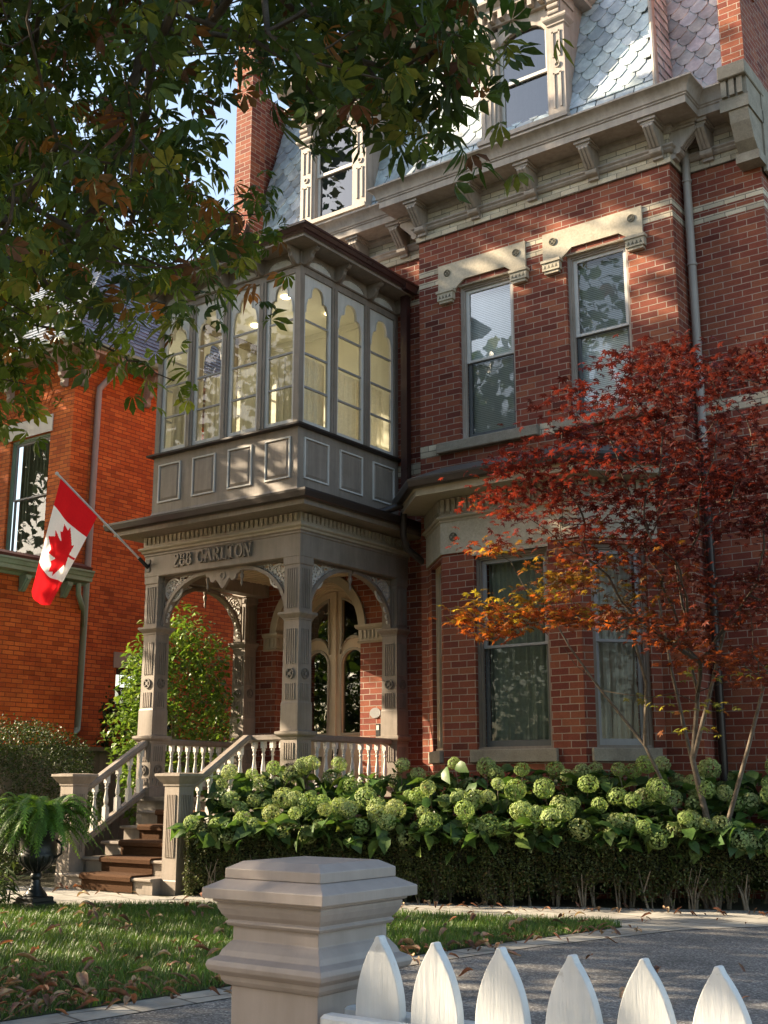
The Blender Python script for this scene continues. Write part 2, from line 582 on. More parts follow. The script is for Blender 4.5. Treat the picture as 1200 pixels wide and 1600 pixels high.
def wall(mb, p0, u, s0, s1, z0, z1, ops=(), depth=.18):
    """wall sheet with real openings and reveals; ops (s0,s1,z0,z1)"""
    st = len(mb.v)
    S = sorted({s0, s1, *[o[0] for o in ops], *[o[1] for o in ops]})
    Z = sorted({z0, z1, *[o[2] for o in ops], *[o[3] for o in ops]})
    for i in range(len(S) - 1):
        for j in range(len(Z) - 1):
            a, b, c, d = S[i], S[i + 1], Z[j], Z[j + 1]
            m = ((a + b) / 2, (c + d) / 2)
            if any(o[0] < m[0] < o[1] and o[2] < m[1] < o[3] for o in ops): continue
            mb.add([(a, 0, c), (b, 0, c), (b, 0, d), (a, 0, d)], [(0, 1, 2, 3)])
    for a, b, c, d in ops:
        mb.add([(a, 0, c), (a, 0, d), (a, depth, d), (a, depth, c)], [(0, 1, 2, 3)])
        mb.add([(b, 0, c), (b, depth, c), (b, depth, d), (b, 0, d)], [(0, 1, 2, 3)])
        mb.add([(a, 0, d), (b, 0, d), (b, depth, d), (a, depth, d)], [(0, 1, 2, 3)])
        mb.add([(a, 0, c), (a, depth, c), (b, depth, c), (b, 0, c)], [(0, 1, 2, 3)])
    mb.xform(frame_of(p0, u), st)


DX, DZ = -10.11, 3.12      # entrance arch centre and springing
DR = .74
w = MB()
# recessed front wall, left part behind the porch (arched entrance), right part beyond the bay
wall(w, (0, YM), (1, 0), XW, XL, 0, 8.14, [(DX - DR, DX + DR, .98, DZ + DR)], .42)
# fill the corners over the arch
for sg in (-1, 1):
    ar = [(DX + sg * DR * math.cos(a), DZ + DR * math.sin(a)) for a in [math.pi / 2 * k / 10 for k in range(11)]]
    V = []
    for x, z in ar: V += [(x, YM, z), (x, YM + .42, z)]
    Fc = [(2 * i, 2 * i + 1, 2 * i + 3, 2 * i + 2) for i in range(10)]
    w.add(V, Fc)
    fan = [(DX + sg * DR, YM, DZ + DR)] + [(x, YM, z) for x, z in ar]
    w.add(fan, [(0, i, i + 1) for i in range(1, 11)])
wall(w, (0, YM), (1, 0), XR, XE, 0, 8.14)
W1 = (-7.52, -6.715, 5.30, 7.37)
W2 = (-5.985, -5.18, 5.30, 7.37)
wall(w, (0, YS), (1, 0), XL, XR, 0, 8.14, [W1, W2], .12)
wall(w, (XL, YS), (0, -1), -(YM - YS), 0, 0, 8.14)           # left return
wall(w, (XR, YS), (0, 1), 0, YM - YS, 0, 8.14)                # right return
# side walls and back of the house
wall(w, (XE, YM), (0, 1), 0, 9, 0, 13.0)
wall(w, (XW, YM + 9), (0, -1), 0, 9, 0, 12.0)
wall(w, (XE, YM + 9), (-1, 0), 0, XE - XW, 0, 12.0)
w.build('wall', M['brick'], house)

# the ground floor bay
BL, BRt = -7.40, -5.64
bay = MB()
cant = .62
pBL0 = (BL - cant, YB + cant); pBR1 = (BRt + cant, YB + cant)
s2 = math.sqrt(2)
cl = cant * s2
G1 = (-6.97, -6.03, 1.50, 3.68)
wall(bay, (0, YB), (1, 0), BL, BRt, 0, 3.74, [G1], .10)
Gc = (.12, cl - .12, 1.50, 3.68)
wall(bay, pBL0, (1, -1), 0, cl, 0, 3.74, [(.22, cl - .10, 1.50, 3.68)], .10)
wall(bay, (BRt, YB), (1, 1), 0, cl, 0, 3.74, [Gc], .10)
bay_o = bay.build('bay', M['brick'], house)
# stone frieze of the bay with carved roundels, head drops over the openings
fr = MB()
bp = [(BL - cant - .012, YB + cant + .012), (BL, YB), (BRt, YB), (BRt + cant + .012, YB + cant + .012)]
fr.sweep([(0, 3.74), (.022, 3.74), (.022, 4.13), (0, 4.13)], bp)
fr.prism([(-6.99, 3.68), (-6.01, 3.68), (-6.01, 3.742), (-6.99, 3.742)], 'y', YB - .012, YB + .09)
fr.build('stone_frieze', M['stone'], bay_o)


def roundel(mb, p0, u, s, z, r=.052):
    st = len(mb.v)
    n = 20
    for ro, ri, d in ((r, r * .80, .012), (r * .36, 0.0, .010)):
        V = []
        for k in range(n):
            a = 2 * math.pi * k / n
            V += [(s + ro * math.cos(a), -d, z + ro * math.sin(a)), (s + max(ri, .001) * math.cos(a), -d, z + max(ri, .001) * math.sin(a)), (s + ro * math.cos(a), .004, z + ro * math.sin(a)), (s + max(ri, .001) * math.cos(a), .004, z + max(ri, .001) * math.sin(a))]
        Fc = []
        for k in range(n):
            j = (k + 1) % n
            Fc += [(4 * k, 4 * j, 4 * j + 1, 4 * k + 1), (4 * k, 4 * k + 2, 4 * j + 2, 4 * j), (4 * k + 1, 4 * j + 1, 4 * j + 3, 4 * k + 3)]
        mb.add(V, Fc)
    for k in range(4):
        a = math.pi / 4 + math.pi / 2 * k
        c = (s + r * .58 * math.cos(a), z + r * .58 * math.sin(a))
        mb.box(c[0] - r * .14, c[0] + r * .14, -.010, .004, c[1] - r * .14, c[1] + r * .14)
    mb.xform(frame_of(p0, u), st)


M['carve'] = stone_mat('weathered_carving', (.10, .09, .07), (.20, .18, .13), scale=9)
rd = MB()
roundel(rd, (0, YB - .022), (1, 0), BL + .17, 3.93)
rd.build('roundel', M['carve'], bay_o); rd = MB()
roundel(rd, (0, YB - .022), (1, 0), BRt - .17, 3.93)
rd.build('roundel', M['carve'], bay_o)


def dentils(mb, path, off, z0, z1, step=.075, wd=.046, dep=.028):
    """small upright blocks along each straight of a plan path"""
    n = len(path)
    for i in range(n - 1):
        a = Vector(path[i]); b = Vector(path[i + 1]); L = (b - a).length; d = (b - a) / L
        st = len(mb.v)
        k = max(1, int(L / step)); g = L / k
        for q in range(k):
            s = (q + .5) * g
            mb.box(s - wd / 2, s + wd / 2, -off - dep, -off + .001, z0, z1)
            mb.box(s - wd / 2 + .008, s + wd / 2 - .008, -off - dep * .55, -off + .001, z0 - .022, z0)
        mb.xform(frame_of(a, d), st)


def fluted_frieze(parent, path, z0, z1, name='dentil_frieze', base=.02):
    m = MB()
    m.sweep([(0, z0), (base, z0), (base, z1), (0, z1)], path)
    dentils(m, path, base, z0 + .055, z1 - .012)
    # bead under and cap moulding above
    m.sweep([(0, z0 - .045), (base + .035, z0 - .045), (base + .05, z0 - .03), (base + .05, z0 - .012), (base + .02, z0), (0, z0)], path)
    m.sweep([(0, z0 - .075), (base + .012, z0 - .075), (base + .022, z0 - .048), (0, z0 - .047)], path)
    return m.build(name, M['tan_s'], parent)


M['tan_s'] = paint_mat('stone_coloured_paint', (.40, .345, .27), rough=.5, var=.12)
fluted_frieze(bay_o, bp, 4.19, 4.40)
# bay eave: soffit, fascia, gutter and low roof
ev = MB()
ev.sweep([(0, 4.40), (.34, 4.40), (.34, 4.475), (.36, 4.485), (0, 4.49)], bp)
ev.build('eave_board', M['tan_s'], bay_o)
gt = MB()
gt.sweep([(.33, 4.487), (.41, 4.487), (.43, 4.50), (.45, 4.56), (.45, 4.585), (.33, 4.585)], bp)
gt.build('eave_gutter', M['gutter'], bay_o)
rf = MB()
rf.sweep([(.0, 4.50), (.42, 4.588), (.42, 4.60), (-.02, 4.80), (-.02, 4.50)], bp)
M['lead'] = stone_mat('dark_roofing', (.035, .034, .035), (.09, .088, .088), scale=12, rough=.6)
rf.build('bay_roof', M['lead'], bay_o)


def window(parent, p0, u, s0, s1, z0, z1, inset=.06, cas='taupe', up='wsash', lo='dsash', blind=None, mid=None, deep=.14, glass='glass', label=None):
    """double hung sash window; local coords along wall, inward, up"""
    T = frame_of(p0, u)
    mid = mid if mid is not None else (z0 + z1) / 2
    f = MB()
    cw = .055
    # casing, moulded in two steps
    for a, b, d0, d1 in ((0, cw * .62, inset, inset + .05), (cw * .62, cw, inset + .018, inset + .06)):
        f.box(s0 + a, s0 + b, d0, d1, z0, z1 - a); f.box(s1 - b, s1 - a, d0, d1, z0, z1 - a)
        f.box(s0 + b, s1 - b, d0, d1, z1 - b, z1 - a)
    f.box(s0, s1, inset - .015, inset + .06, z0, z0 + .03)
    f.xform(T)
    fo = f.build('window_frame', M[cas], parent)
    if label: fo['label'] = label
    i0, i1 = s0 + cw, s1 - cw
    zb, zt = z0 + .03, z1 - cw
    sw = .042
    for nm, a, b, d, mt, bot in (('upper_sash', mid, zt, inset + .045, up, .03), ('lower_sash', zb, mid + .03, inset + .075, lo, .07)):
        sm = MB()
        sm.box(i0, i0 + sw, d, d + .032, a, b); sm.box(i1 - sw, i1, d, d + .032, a, b)
        sm.box(i0 + sw, i1 - sw, d, d + .032, b - sw * (1 if nm[0] == 'u' else .8), b); sm.box(i0 + sw, i1 - sw, d, d + .032, a, a + bot)
        for q in (i0 + sw, i1 - sw - .006): sm.box(q, q + .006, d + .004, d + .016, a + bot, b - sw)
        sm.xform(T)
        so = sm.build(nm, M[mt], fo)
        g = MB(); g.add([(i0 + sw - .005, d + .02, a + bot - .005), (i1 - sw + .005, d + .02, a + bot - .005), (i1 - sw + .005, d + .02, b - sw * .8 + .005), (i0 + sw - .005, d + .02, b - sw * .8 + .005)], [(0, 1, 2, 3)])
        g.xform(T); g.build('pane', M[glass], fo)
    if blind == 'slats':
        bl = MB()
        z = zt
        while z > zb + .05:
            bl.add([(i0, inset + .150, z), (i1, inset + .150, z), (i1, inset + .144, z - .0225), (i0, inset + .144, z - .0225)], [(0, 1, 2, 3)])
            z -= .024
        bl.xform(T); bl.build('venetian_blind', M['blind'], fo)
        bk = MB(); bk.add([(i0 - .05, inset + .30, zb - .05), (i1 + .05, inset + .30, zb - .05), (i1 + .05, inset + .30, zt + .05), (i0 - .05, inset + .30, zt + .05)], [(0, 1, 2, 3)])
        bk.xform(T); bk.build('dark_backing', M['dark'], fo)
    elif blind:
        c = MB(); n = int((i1 - i0) / .012)
        rows = [zb - .02, zt + .02]
        V = []
        for z in rows:
            for k in range(n + 1):
                s = i0 + (i1 - i0) * k / n
                y = inset + .19 + .018 * math.sin(k * .9 + 1.3 * math.sin(k * .21)) + .008 * math.sin(k * 2.3)
                V.append((s, y, z))
        c.add(V, [(k, k + 1, n + 2 + k, n + 1 + k) for k in range(n)])
        c.xform(T); c.build('curtain', M[blind], fo, smooth=60)
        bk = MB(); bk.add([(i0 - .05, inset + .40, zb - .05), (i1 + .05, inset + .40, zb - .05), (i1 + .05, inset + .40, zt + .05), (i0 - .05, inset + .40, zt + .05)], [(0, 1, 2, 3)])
        bk.xform(T); bk.build('dark_backing', M['dark'], fo)
    return fo


window(bay_o, (0, YB), (1, 0), *G1, inset=.05, cas='taupe', up='sash', lo='dsash', blind='curtain_g', mid=2.62, glass='glass_g')
window(bay_o, (BRt, YB), (1, 1), *Gc, inset=.05, cas='taupe', up='sash', lo='sash', blind='curtain', mid=2.62, glass='glass_g')
window(bay_o, pBL0, (1, -1), .22, cl - .10, 1.50, 3.68, inset=.05, cas='tan', up='sash', lo='sash', blind='curtain_g', mid=2.62, glass='glass_g')
sl = MB()
sl.bevbox(-7.04, -5.96, YB - .05, YB + .06, 1.36, 1.50, .008)
sl.build('window_sill', M['sill'], bay_o); sl = MB()
st = len(sl.v); sl.bevbox(.06, cl - .06, -.05, .06, 1.36, 1.50, .008); sl.xform(frame_of((BRt, YB), (1, 1)), st)
sl.build('window_sill', M['sill'], bay_o); sl = MB()
st = len(sl.v); sl.bevbox(.16, cl - .05, -.05, .06, 1.36, 1.50, .008); sl.xform(frame_of(pBL0, (1, -1)), st)
sl.build('window_sill', M['sill'], bay_o)

for Wd in (W1, W2):
    window(house, (0, YS), (1, 0), *Wd, inset=.05, cas='cornice', up='wsash', lo='dsash', blind='slats', mid=6.33)

# stone lintels with shoulders, drop blocks and roundels; sills; buff brick bands
for (a, b) in ((-7.81, -6.52), (-6.275, -4.97)):
    lt = MB()
    i0, i1 = a + .27, b - .18
    poly = [(a, 7.335), (i0 - .02, 7.335), (i0 + .10, 7.44), (i1 - .10, 7.44), (i1 + .02, 7.335), (b, 7.335), (b, 7.70), (a, 7.70)]
    lt.prism([(a, 7.44), (b, 7.44), (b, 7.705), (a, 7.705)], 'y', YS - .030, YS + .02)
    lt.prism([(a, 7.335), (i0 - .02, 7.335), (i0 + .12, 7.44), (a, 7.44)], 'y', YS - .030, YS + .02)
    lt.prism([(i1 - .12, 7.44), (i1 + .02, 7.335), (b, 7.335), (b, 7.44)], 'y', YS - .030, YS + .02)
    lt.box(i0 - .0, i1 + .0, YS + .004, YS + .05, 7.36, 7.45)
    lo_ = lt.build('lintel', M['stone'], house)
    for c in (a + .125, b - .085):
        db = MB()
        h = .115
        db.box(c - h, c + h, YS - .075, YS + .01, 7.20, 7.335)
        db.box(c - h - .015, c + h + .015, YS - .09, YS + .01, 7.30, 7.334)
        db.box(c - h + .02, c + h - .02, YS - .06, YS + .01, 7.165, 7.20)
        db.build('drop_block', M['stone'], lo_)
    rr = MB()
    for c in (a + .14, b - .13): roundel(rr, (0, YS - .030), (1, 0), c, 7.58, .048)
    for c in (a + .125, b - .085):
        for k in range(4):
            x = c - .075 + k * .05
            rr.add([(x - .02, YS - .0765, 7.225), (x + .02, YS - .0765, 7.225), (x, YS - .0765, 7.275)], [(0, 1, 2)])
    rr.build('carving', M['carve'], lo_)
sl = MB()
sl.bevbox(-7.84, -6.40, YS - .085, YS + .09, 5.165, 5.298, .012)
sl.build('window_sill', M['sill'], house); sl = MB()
sl.bevbox(-6.20, -4.93, YS - .085, YS + .09, 5.165, 5.298, .012)
sl.build('window_sill', M['sill'], house)
bb = MB()
pth_r = [(XR, YM), (XE, YM), (XE, YM + 6)]
pth_m = [(XL, YM), (XL, YS), (XR, YS), (XR, YM)]
def band(path, z0, z1, o=.004): bb.sweep([(-.02, z0), (o, z0), (o, z1), (-.02, z1)], path)
# the courses the lintels interrupt
for z0, z1 in ((7.628, 7.704), (7.475, 7.551)):
    band(pth_r, z0, z1)
    for x0, x1 in ((XL, -7.81), (-6.52, -6.275)):
        band([(x0, YS), (x1, YS)], z0, z1)
    band([(-4.97, YS), (XR, YS), (XR, YM)], z0, z1)
    band([(XW, YM), (XL, YM)], z0, z1)
for x0, x1 in ((XL, -7.84), (-6.40, -6.20)): band([(x0, YS), (x1, YS)], 5.165, 5.318)
band([(XW, YM), (XL, YM)], 5.10, 5.25); band(pth_r, 5.165, 5.318)
bb.build('buff_brick_band', M['ybrick'], house)

# ---------------------------------------------------------------- main cornice
cp = [(XW, YM), (XL, YM), (XL, YS), (XR, YS), (XR, YM), (XE - .20, YM)]
fz = MB(); fz.sweep([(-.02, 8.14), (.012, 8.14), (.012, 8.60), (-.02, 8.60)], cp)
fz.sweep([(0, 8.135), (.028, 8.135), (.028, 8.205), (0, 8.205)], cp)
fz.build('buff_brick_frieze', M['ybrick'], house)
cn = MB()
cn.sweep([(0, 8.27), (.035, 8.27), (.06, 8.295), (.06, 8.31), (.085, 8.33), (.085, 8.352), (0, 8.362)], cp)
cn.sweep([(0, 8.51), (.03, 8.51), (.05, 8.55), (.075, 8.56), (.075, 8.60), (0, 8.60)], cp)
cn.sweep([(0, 8.60), (.36, 8.60), (.38, 8.603), (.38, 8.69), (.395, 8.70), (.395, 8.715), (.41, 8.725), (.415, 8.75), (.43, 8.79), (.455, 8.825), (.49, 8.845), (.50, 8.85), (.50, 8.872), (0, 8.905)], cp)
crn = cn.build('cornice', M['cornice'], house, smooth=35)


def bracket(parent, p0, u, s, zt, zb, out=.32, wd=.13, name='bracket', mt='cornice'):
    m = MB()
    h = wd / 2
    # capping block
    m.box(s - h * 1.65, s + h * 1.65, -out - .03, 0, zt - .035, zt)
    m.box(s - h * 1.35, s + h * 1.35, -out - .005, 0, zt - .065, zt - .035)
    # raked face with three fillets
    prof = [(0, zt - .065), (-out, zt - .065), (-out, zt - .10), (-out * .42, zb + .115), (0, zb + .09)]
    m.prism(prof, 'x', s - h, s + h)
    for k in (-1, 0, 1):
        c = s + k * h * .68
        m.prism([(-out - .012, zt - .075), (-out - .012, zt - .105), (-out * .42 - .012, zb + .11), (-out * .42, zb + .115), (-out, zt - .10)], 'x', c - h * .22, c + h * .22)
    # scrolled foot
    n = 10
    for k in range(1):
        pr_ = [(-out * .30 + .045 * math.cos(a), zb + .085 + .045 * math.sin(a)) for a in [2 * math.pi * q / n for q in range(n)]]
        m.prism(pr_, 'x', s - h * 1.12, s + h * 1.12)
    m.prism([(0, zb + .10), (-out * .36, zb + .10), (-out * .36, zb + .05), (-out * .22, zb + .03), (-out * .22, zb), (0, zb - .01)], 'x', s - h * .95, s + h * .95)
    m.xform(frame_of(p0, u))
    return m.build(name, M[mt], parent)


for s in (-8.04, -7.21, -6.38, -5.54, -4.72): bracket(crn, (0, YS), (1, 0), s, 8.60, 8.20)
bracket(crn, (XR, YS), (0, 1), .09, 8.60, 8.20)
bracket(crn, (XL, YM), (0, -1), YM - YS - .09, 8.60, 8.20)
for s in (-4.26,): bracket(crn, (0, YM), (1, 0), s, 8.60, 8.20)
for s in (-11.4, -10.7, -10.0, -9.3, -8.6): bracket(crn, (0, YM), (1, 0), s, 8.60, 8.20)

# ---------------------------------------------------------------- slate mansard
def slate_mat():
    m, nt, b = mat('weathered_slate')
    g = N(nt, 'ShaderNodeNewGeometry')
    a = N(nt, 'ShaderNodeVertexColor', layer_name='tint')
    n1 = noise(nt, g.outputs['Position'], 5, 7, .7)
    r1 = ramp(nt, [(.28, (.58, .58, .56)), (.5, (.95, .97, 1)), (.68, (1.45, 1.42, 1.36))]); nt.links.new(n1.outputs[0], r1.inputs[0])
    c = mix(nt, 'MULTIPLY', 1.0, a.outputs[0], r1.outputs[0])
    nt.links.new(c, b.inputs['Base Color'])
    b.inputs['Roughness'].default_value = .6; b.inputs['Specular IOR Level'].default_value = .4
    n2 = noise(nt, g.outputs['Position'], 30, 4)
    bump(nt, b, n2.outputs[0], .4, .006)
    return m


M['slate'] = slate_mat()


def slates(parent, base, poly, name='slate_roof', hexes=True, sw=.25, sh=.172, lean=None, rows_plain=3, col=(.42, .48, .51), tile_h=None):
    """base: (origin, u, v) 3-vectors; poly: local (u,v) convex outline to fill"""
    o, u, v = [np.array(k, float) for k in base]
    n = np.cross(u, v); n /= np.linalg.norm(n)
    pol = np.array(poly, float)
    def inside(p, mg=0.0):
        k = len(pol); c = 0
        for i in range(k):
            a = pol[i]; b = pol[(i + 1) % k]
            if (b[0] - a[0]) * (p[1] - a[1]) - (b[1] - a[1]) * (p[0] - a[0]) < -mg: return False
        return True
    V = []; Fc = []; Cc = []
    umin, umax = pol[:, 0].min(), pol[:, 0].max(); vmin, vmax = pol[:, 1].min(), pol[:, 1].max()
    r = 0; vv = vmin
    lr = random.Random(hash(name) % 1000 + 3)
    while vv < vmax:
        plain = (r < rows_plain) or not hexes
        off = (r % 2) * sw / 2
        k = 0; x = umin - sw + off
        while x < umax + sw:
            cx = x + sw / 2
            g = .008
            if plain:
                shp = [(x + g, vv), (x + sw - g, vv), (x + sw - g, vv + sh * 1.25), (x + g, vv + sh * 1.25)]
            else:
                hh = sh * .60
                shp = [(x + sw * .34, vv - hh), (x + sw * .66, vv - hh), (x + sw - g, vv + sh * .02), (x + sw - g, vv + sh * 1.2), (x + g, vv + sh * 1.2), (x + g, vv + sh * .02)]
            # clamp to the outline
            if inside((cx, vv + sh * .5), .09):
                t = []
                for (a, b) in shp:
                    # horizontal clamp against slanted sides
                    lo, hi = umin, umax
                    kk = len(pol)
                    bb_ = min(max(b, vmin), vmax)
                    xs = []
                    for i in range(kk):
                        p, q = pol[i], pol[(i + 1) % kk]
                        if (p[1] - bb_) * (q[1] - bb_) <= 0 and abs(p[1] - q[1]) > 1e-9:
                            xs.append(p[0] + (q[0] - p[0]) * (bb_ - p[1]) / (q[1] - p[1]))
                    if xs: lo, hi = min(xs), max(xs)
                    t.append((min(max(a, lo), hi), bb_))
                jit = lr.uniform(-.002, .003)
                thick = .012
                b0 = len(V)
                vtop = max(p[1] for p in t); vbot = min(p[1] for p in t)
                for (a, b) in t:
                    f = (b - vbot) / max(vtop - vbot, 1e-6)
                    V.append(o + u * a + v * b + n * (.020 * (1 - f) + .003 + jit))
                for (a, b) in t:
                    f = (b - vbot) / max(vtop - vbot, 1e-6)
                    V.append(o + u * a + v * b + n * (.020 * (1 - f) + .003 + jit - thick))
                m_ = len(t)
                Fc.append(tuple(b0 + i for i in range(m_)))
                for i in range(m_):
                    j = (i + 1) % m_
                    Fc.append((b0 + i, b0 + m_ + i, b0 + m_ + j, b0 + j))
                kf = lr.uniform(.72, 1.22)
                cc = (col[0] * kf * lr.uniform(.96, 1.06), col[1] * kf, col[2] * kf * lr.uniform(.95, 1.05))
                Cc += [cc] * (2 * m_)
            x += sw
        vv += sh; r += 1
    # backing
    b0 = len(V)
    for p in poly: V.append(o + u * p[0] + v * p[1] - n * .012)
    Fc.append(tuple(b0 + i for i in range(len(poly)))); Cc += [(.22, .24, .25)] * len(poly)
    me = bpy.data.meshes.new(name)
    me.from_pydata([tuple(p) for p in V], [], Fc)
    me.materials.append(M['slate'])
    a = me.color_attributes.new('tint', 'FLOAT_COLOR', 'POINT')
    a.data.foreach_set('color', np.array([(*c, 1) for c in Cc], dtype=np.float32).ravel())
    ob = bpy.data.objects.new(name, me); COL.objects.link(ob); ob.parent = parent; ob.location = -world_of(parent)
    return ob


mv = Vector((0, .30, 1)).normalized()
RZ = 8.90; RH = 3.45
sx = .05
slates(house, ((XL + sx, YS - .16, RZ), (1, 0, 0), mv), [(0, 0), (XR - XL - 2 * sx, 0), (XR - XL - 2 * sx - .42, RH), (.42, RH)], 'mansard_slates')
slates(house, ((XR + .13, YM + .06, RZ), (1, 0, 0), mv), [(-.75, 0), (.62, 0), (.62, RH), (-.75, RH)], 'mansard_slates')
slates(house, ((XW + .1, YM - .10, RZ), (1, 0, 0), mv), [(0, 0), (XL - XW, 0), (XL - XW, RH), (.0, RH)], 'mansard_slates')
sv = Vector((-.122, .30, 1)).normalized()
# narrow right flank of the projecting mansard
slates(house, ((XR - sx + .012, YS - .16, RZ), (0, 1, 0), Vector((-.127, .30, 1)).normalized()), [(0, 0), (.5, 0), (.5, RH), (.0, RH)], 'mansard_flank', hexes=False)
hp = MB()
hb = Vector((XR - sx + .02, YS - .17, RZ)); ht = hb + Vector((-.42, .30 * 3.3, 3.3))
hp.bar(hb, ht, .055, .055, (0, -1, 0)); hp.tube([hb + Vector((0, -.02, 0)), ht + Vector((0, -.02, 0))], .03, 8)
hp.build('hip_roll', M['cornice'], house); hp = MB()
hl = Vector((XL + sx - .02, YS - .17, RZ)); hp.bar(hl, hl + Vector((.42, .99, 3.3)), .055, .055, (0, -1, 0))
hp.build('hip_roll', M['cornice'], house)
tp = MB(); tp.sweep([(-1.5, 12.1), (-.62, 12.1), (-.55, 12.2), (-.55, 12.3), (-1.5, 12.35)], [(XW, YM), (XL, YM), (XL, YS), (XR, YS), (XR, YM), (XE - .2, YM)])
tp.build('upper_cornice', M['cornice'], house)
rt = MB(); rt.box(XW + .1, XE - .3, YM + .9, YM + 8.8, 12.0, 12.3); rt.build('flat_roof', M['lead'], house)


def dormer(parent, xc, yf, z0, wg=.62, hg=1.42, zb=8.9):
    d = MB()
    x0, x1 = xc - wg / 2 - .09, xc + wg / 2 + .09
    pw = .21
    # cheeks back to the slope
    d.box(x0 - pw + .02, x1 + pw - .02, yf + .10, yf + 1.4, zb - .0, z0 + hg + .42)
    # pilasters with moulded caps
    for a, b in ((x0 - pw, x0), (x1, x1 + pw)):
        d.box(a, b, yf - .02, yf + .15, zb, z0 + hg - .18)
        for zz0, zz1 in ((z0 + .10, z0 + .58), (z0 + .80, z0 + hg - .26)):
            for q in (a + .045, b - .075): d.box(q, q + .022, yf - .034, yf - .02, zz0, zz1)
            d.box(a + .045, b - .045, yf - .034, yf - .02, zz1 - .02, zz1)
        n = 16; cx = (a + b) / 2; cz = z0 + .69
        for k in range(n):
            t0, t1 = 2 * math.pi * k / n, 2 * math.pi * (k + 1) / n
            q = [(cx + r * math.cos(t), cz + r * math.sin(t)) for r, t in ((.042, t0), (.042, t1), (.026, t1), (.026, t0))]
            d.prism(q, 'y', yf - .036, yf - .02)
        zc = z0 + hg - .18
        d.rect([(0, zc), (.02, zc + .015), (.02, zc + .035), (.05, zc + .07), (.06, zc + .09), (.06, zc + .12), (0, zc + .125)], a, b, yf - .02, yf + .10)
        # scrolled console above the cap
        d.box(a + .02, b - .02, yf - .05, yf + .1, zc + .12, zc + .42)
        for k in range(3):
            zz = zc + .16 + k * .085
            pr_ = [(yf - .06 - .01 * k + .04 * math.cos(t), zz + .04 * math.sin(t)) for t in [2 * math.pi * q / 12 for q in range(12)]]
            d.prism(pr_, 'x', a + .03, b - .03)
    # frame with slightly arched head
    d.box(x0, x0 + .05, yf + .0, yf + .12, z0 - .02, z0 + hg + .1); d.box(x1 - .05, x1, yf + .0, yf + .12, z0 - .02, z0 + hg + .1)
    n = 10
    for k in range(n):
        xa = x0 + .05 + (x1 - x0 - .10) * k / n; xb = x0 + .05 + (x1 - x0 - .10) * (k + 1) / n
        f = lambda x: z0 + hg - .16 * abs((x - xc) / (wg / 2 + .04)) ** 3.2
        d.prism([(xa, f(xa)), (xb, f(xb)), (xb, z0 + hg + .16), (xa, z0 + hg + .16)], 'y', yf + .01, yf + .12)
    d.box(x0 - pw - .02, x1 + pw + .02, yf - .06, yf + .15, zb - .0, z0 - .02 - .06)
    d.box(x0 - pw - .03, x1 + pw + .03, yf - .09, yf + .15, z0 - .08, z0 - .02)
    # cornice of the dormer on dentil blocks
    zc = z0 + hg + .16
    d.box(x0 - pw - .0, x1 + pw + .0, yf - .04, yf + .3, zc, zc + .14)
    k = 0; x = x0 - pw + .05
    while x < x1 + pw - .03:
        d.box(x, x + .06, yf - .13, yf - .04, zc + .03, zc + .14); x += .145
    for x_ in (x0 - pw, ): pass
    d.rect([(.04, zc + .14), (.12, zc + .15), (.12, zc + .2), (.17, zc + .25), (.20, zc + .27), (.20, zc + .31), (0, zc + .36)], x0 - pw, x1 + pw, yf, yf + 1.5)
    do = d.build('dormer', M['cornice'], parent)
    s = MB(); i0, i1 = x0 + .05, x1 - .05; mz = z0 + hg * .5
    for a, b, yy in ((mz, z0 + hg, yf + .05), (z0, mz + .03, yf + .075)):
        s.box(i0, i0 + .04, yy, yy + .03, a, b); s.box(i1 - .04, i1, yy, yy + .03, a, b)
        s.box(i0 + .04, i1 - .04, yy, yy + .03, a, a + .045)
    s.build('dormer_sash', M['wsash'], do)
    g = MB(); g.add([(i0, yf + .065, mz), (i1, yf + .065, mz), (i1, yf + .065, z0 + hg), (i0, yf + .065, z0 + hg)], [(0, 1, 2, 3)])
    g.add([(i0, yf + .09, z0), (i1, yf + .09, z0), (i1, yf + .09, mz), (i0, yf + .09, mz)], [(0, 1, 2, 3)])
    g.build('pane', M['glass_m'], do)


M['glass_m'] = glass_mat('dormer_glass', (.35, .38, .45), 3.6, .002)
dormer(house, -6.42, YS - .14, 9.17)
dormer(house, -9.80, YM - .14, 9.17)

# party wall pier on the right with stone corbel and gable wall behind it
pw_ = MB()
pw_.box(-3.90, -3.64, 11.82, 12.30, 9.02, 10.10)
pw_.box(-3.93, -3.62, 11.80, 12.32, 10.10, 10.17)
pw_.box(-3.96, -3.60, 11.77, 12.34, 10.17, 10.40)
pw_.box(-3.90, -3.64, 11.82, 12.30, 10.40, 13.2)
pw_.add([(-3.90, 12.30, 8.9), (-3.65, 12.30, 8.9), (-3.65, 21, 8.9), (-3.90, 21, 8.9), (-3.90, 12.30, 13.6), (-3.65, 12.30, 13.6), (-3.65, 21, 13.6), (-3.90, 21, 13.6)],
         [(0, 3, 2, 1), (4, 5, 6, 7), (0, 1, 5, 4), (1, 2, 6, 5), (2, 3, 7, 6), (3, 0, 4, 7)])
pw_.build('parapet_pier', M['brick'], house); pw_ = MB()
pw_.box(-11.66, -11.33, 11.98, 12.30, 8.9, 12.9)
pw_.box(-11.70, -11.29, 11.94, 12.34, 12.0, 12.2)
pw_.build('chimney', M['brick'], house)
cs = MB()
cs.bevbox(-3.93, -3.61, 11.72, 12.35, 8.86, 9.03, .01)
for x in (-3.91, -3.82, -3.73): cs.box(x, x + .06, 11.76, 12.3, 8.66, 8.86)
cs.box(-3.95, -3.62, 11.80, 12.3, 8.50, 8.66); cs.box(-3.90, -3.63, 11.80, 12.3, 8.655, 8.865)
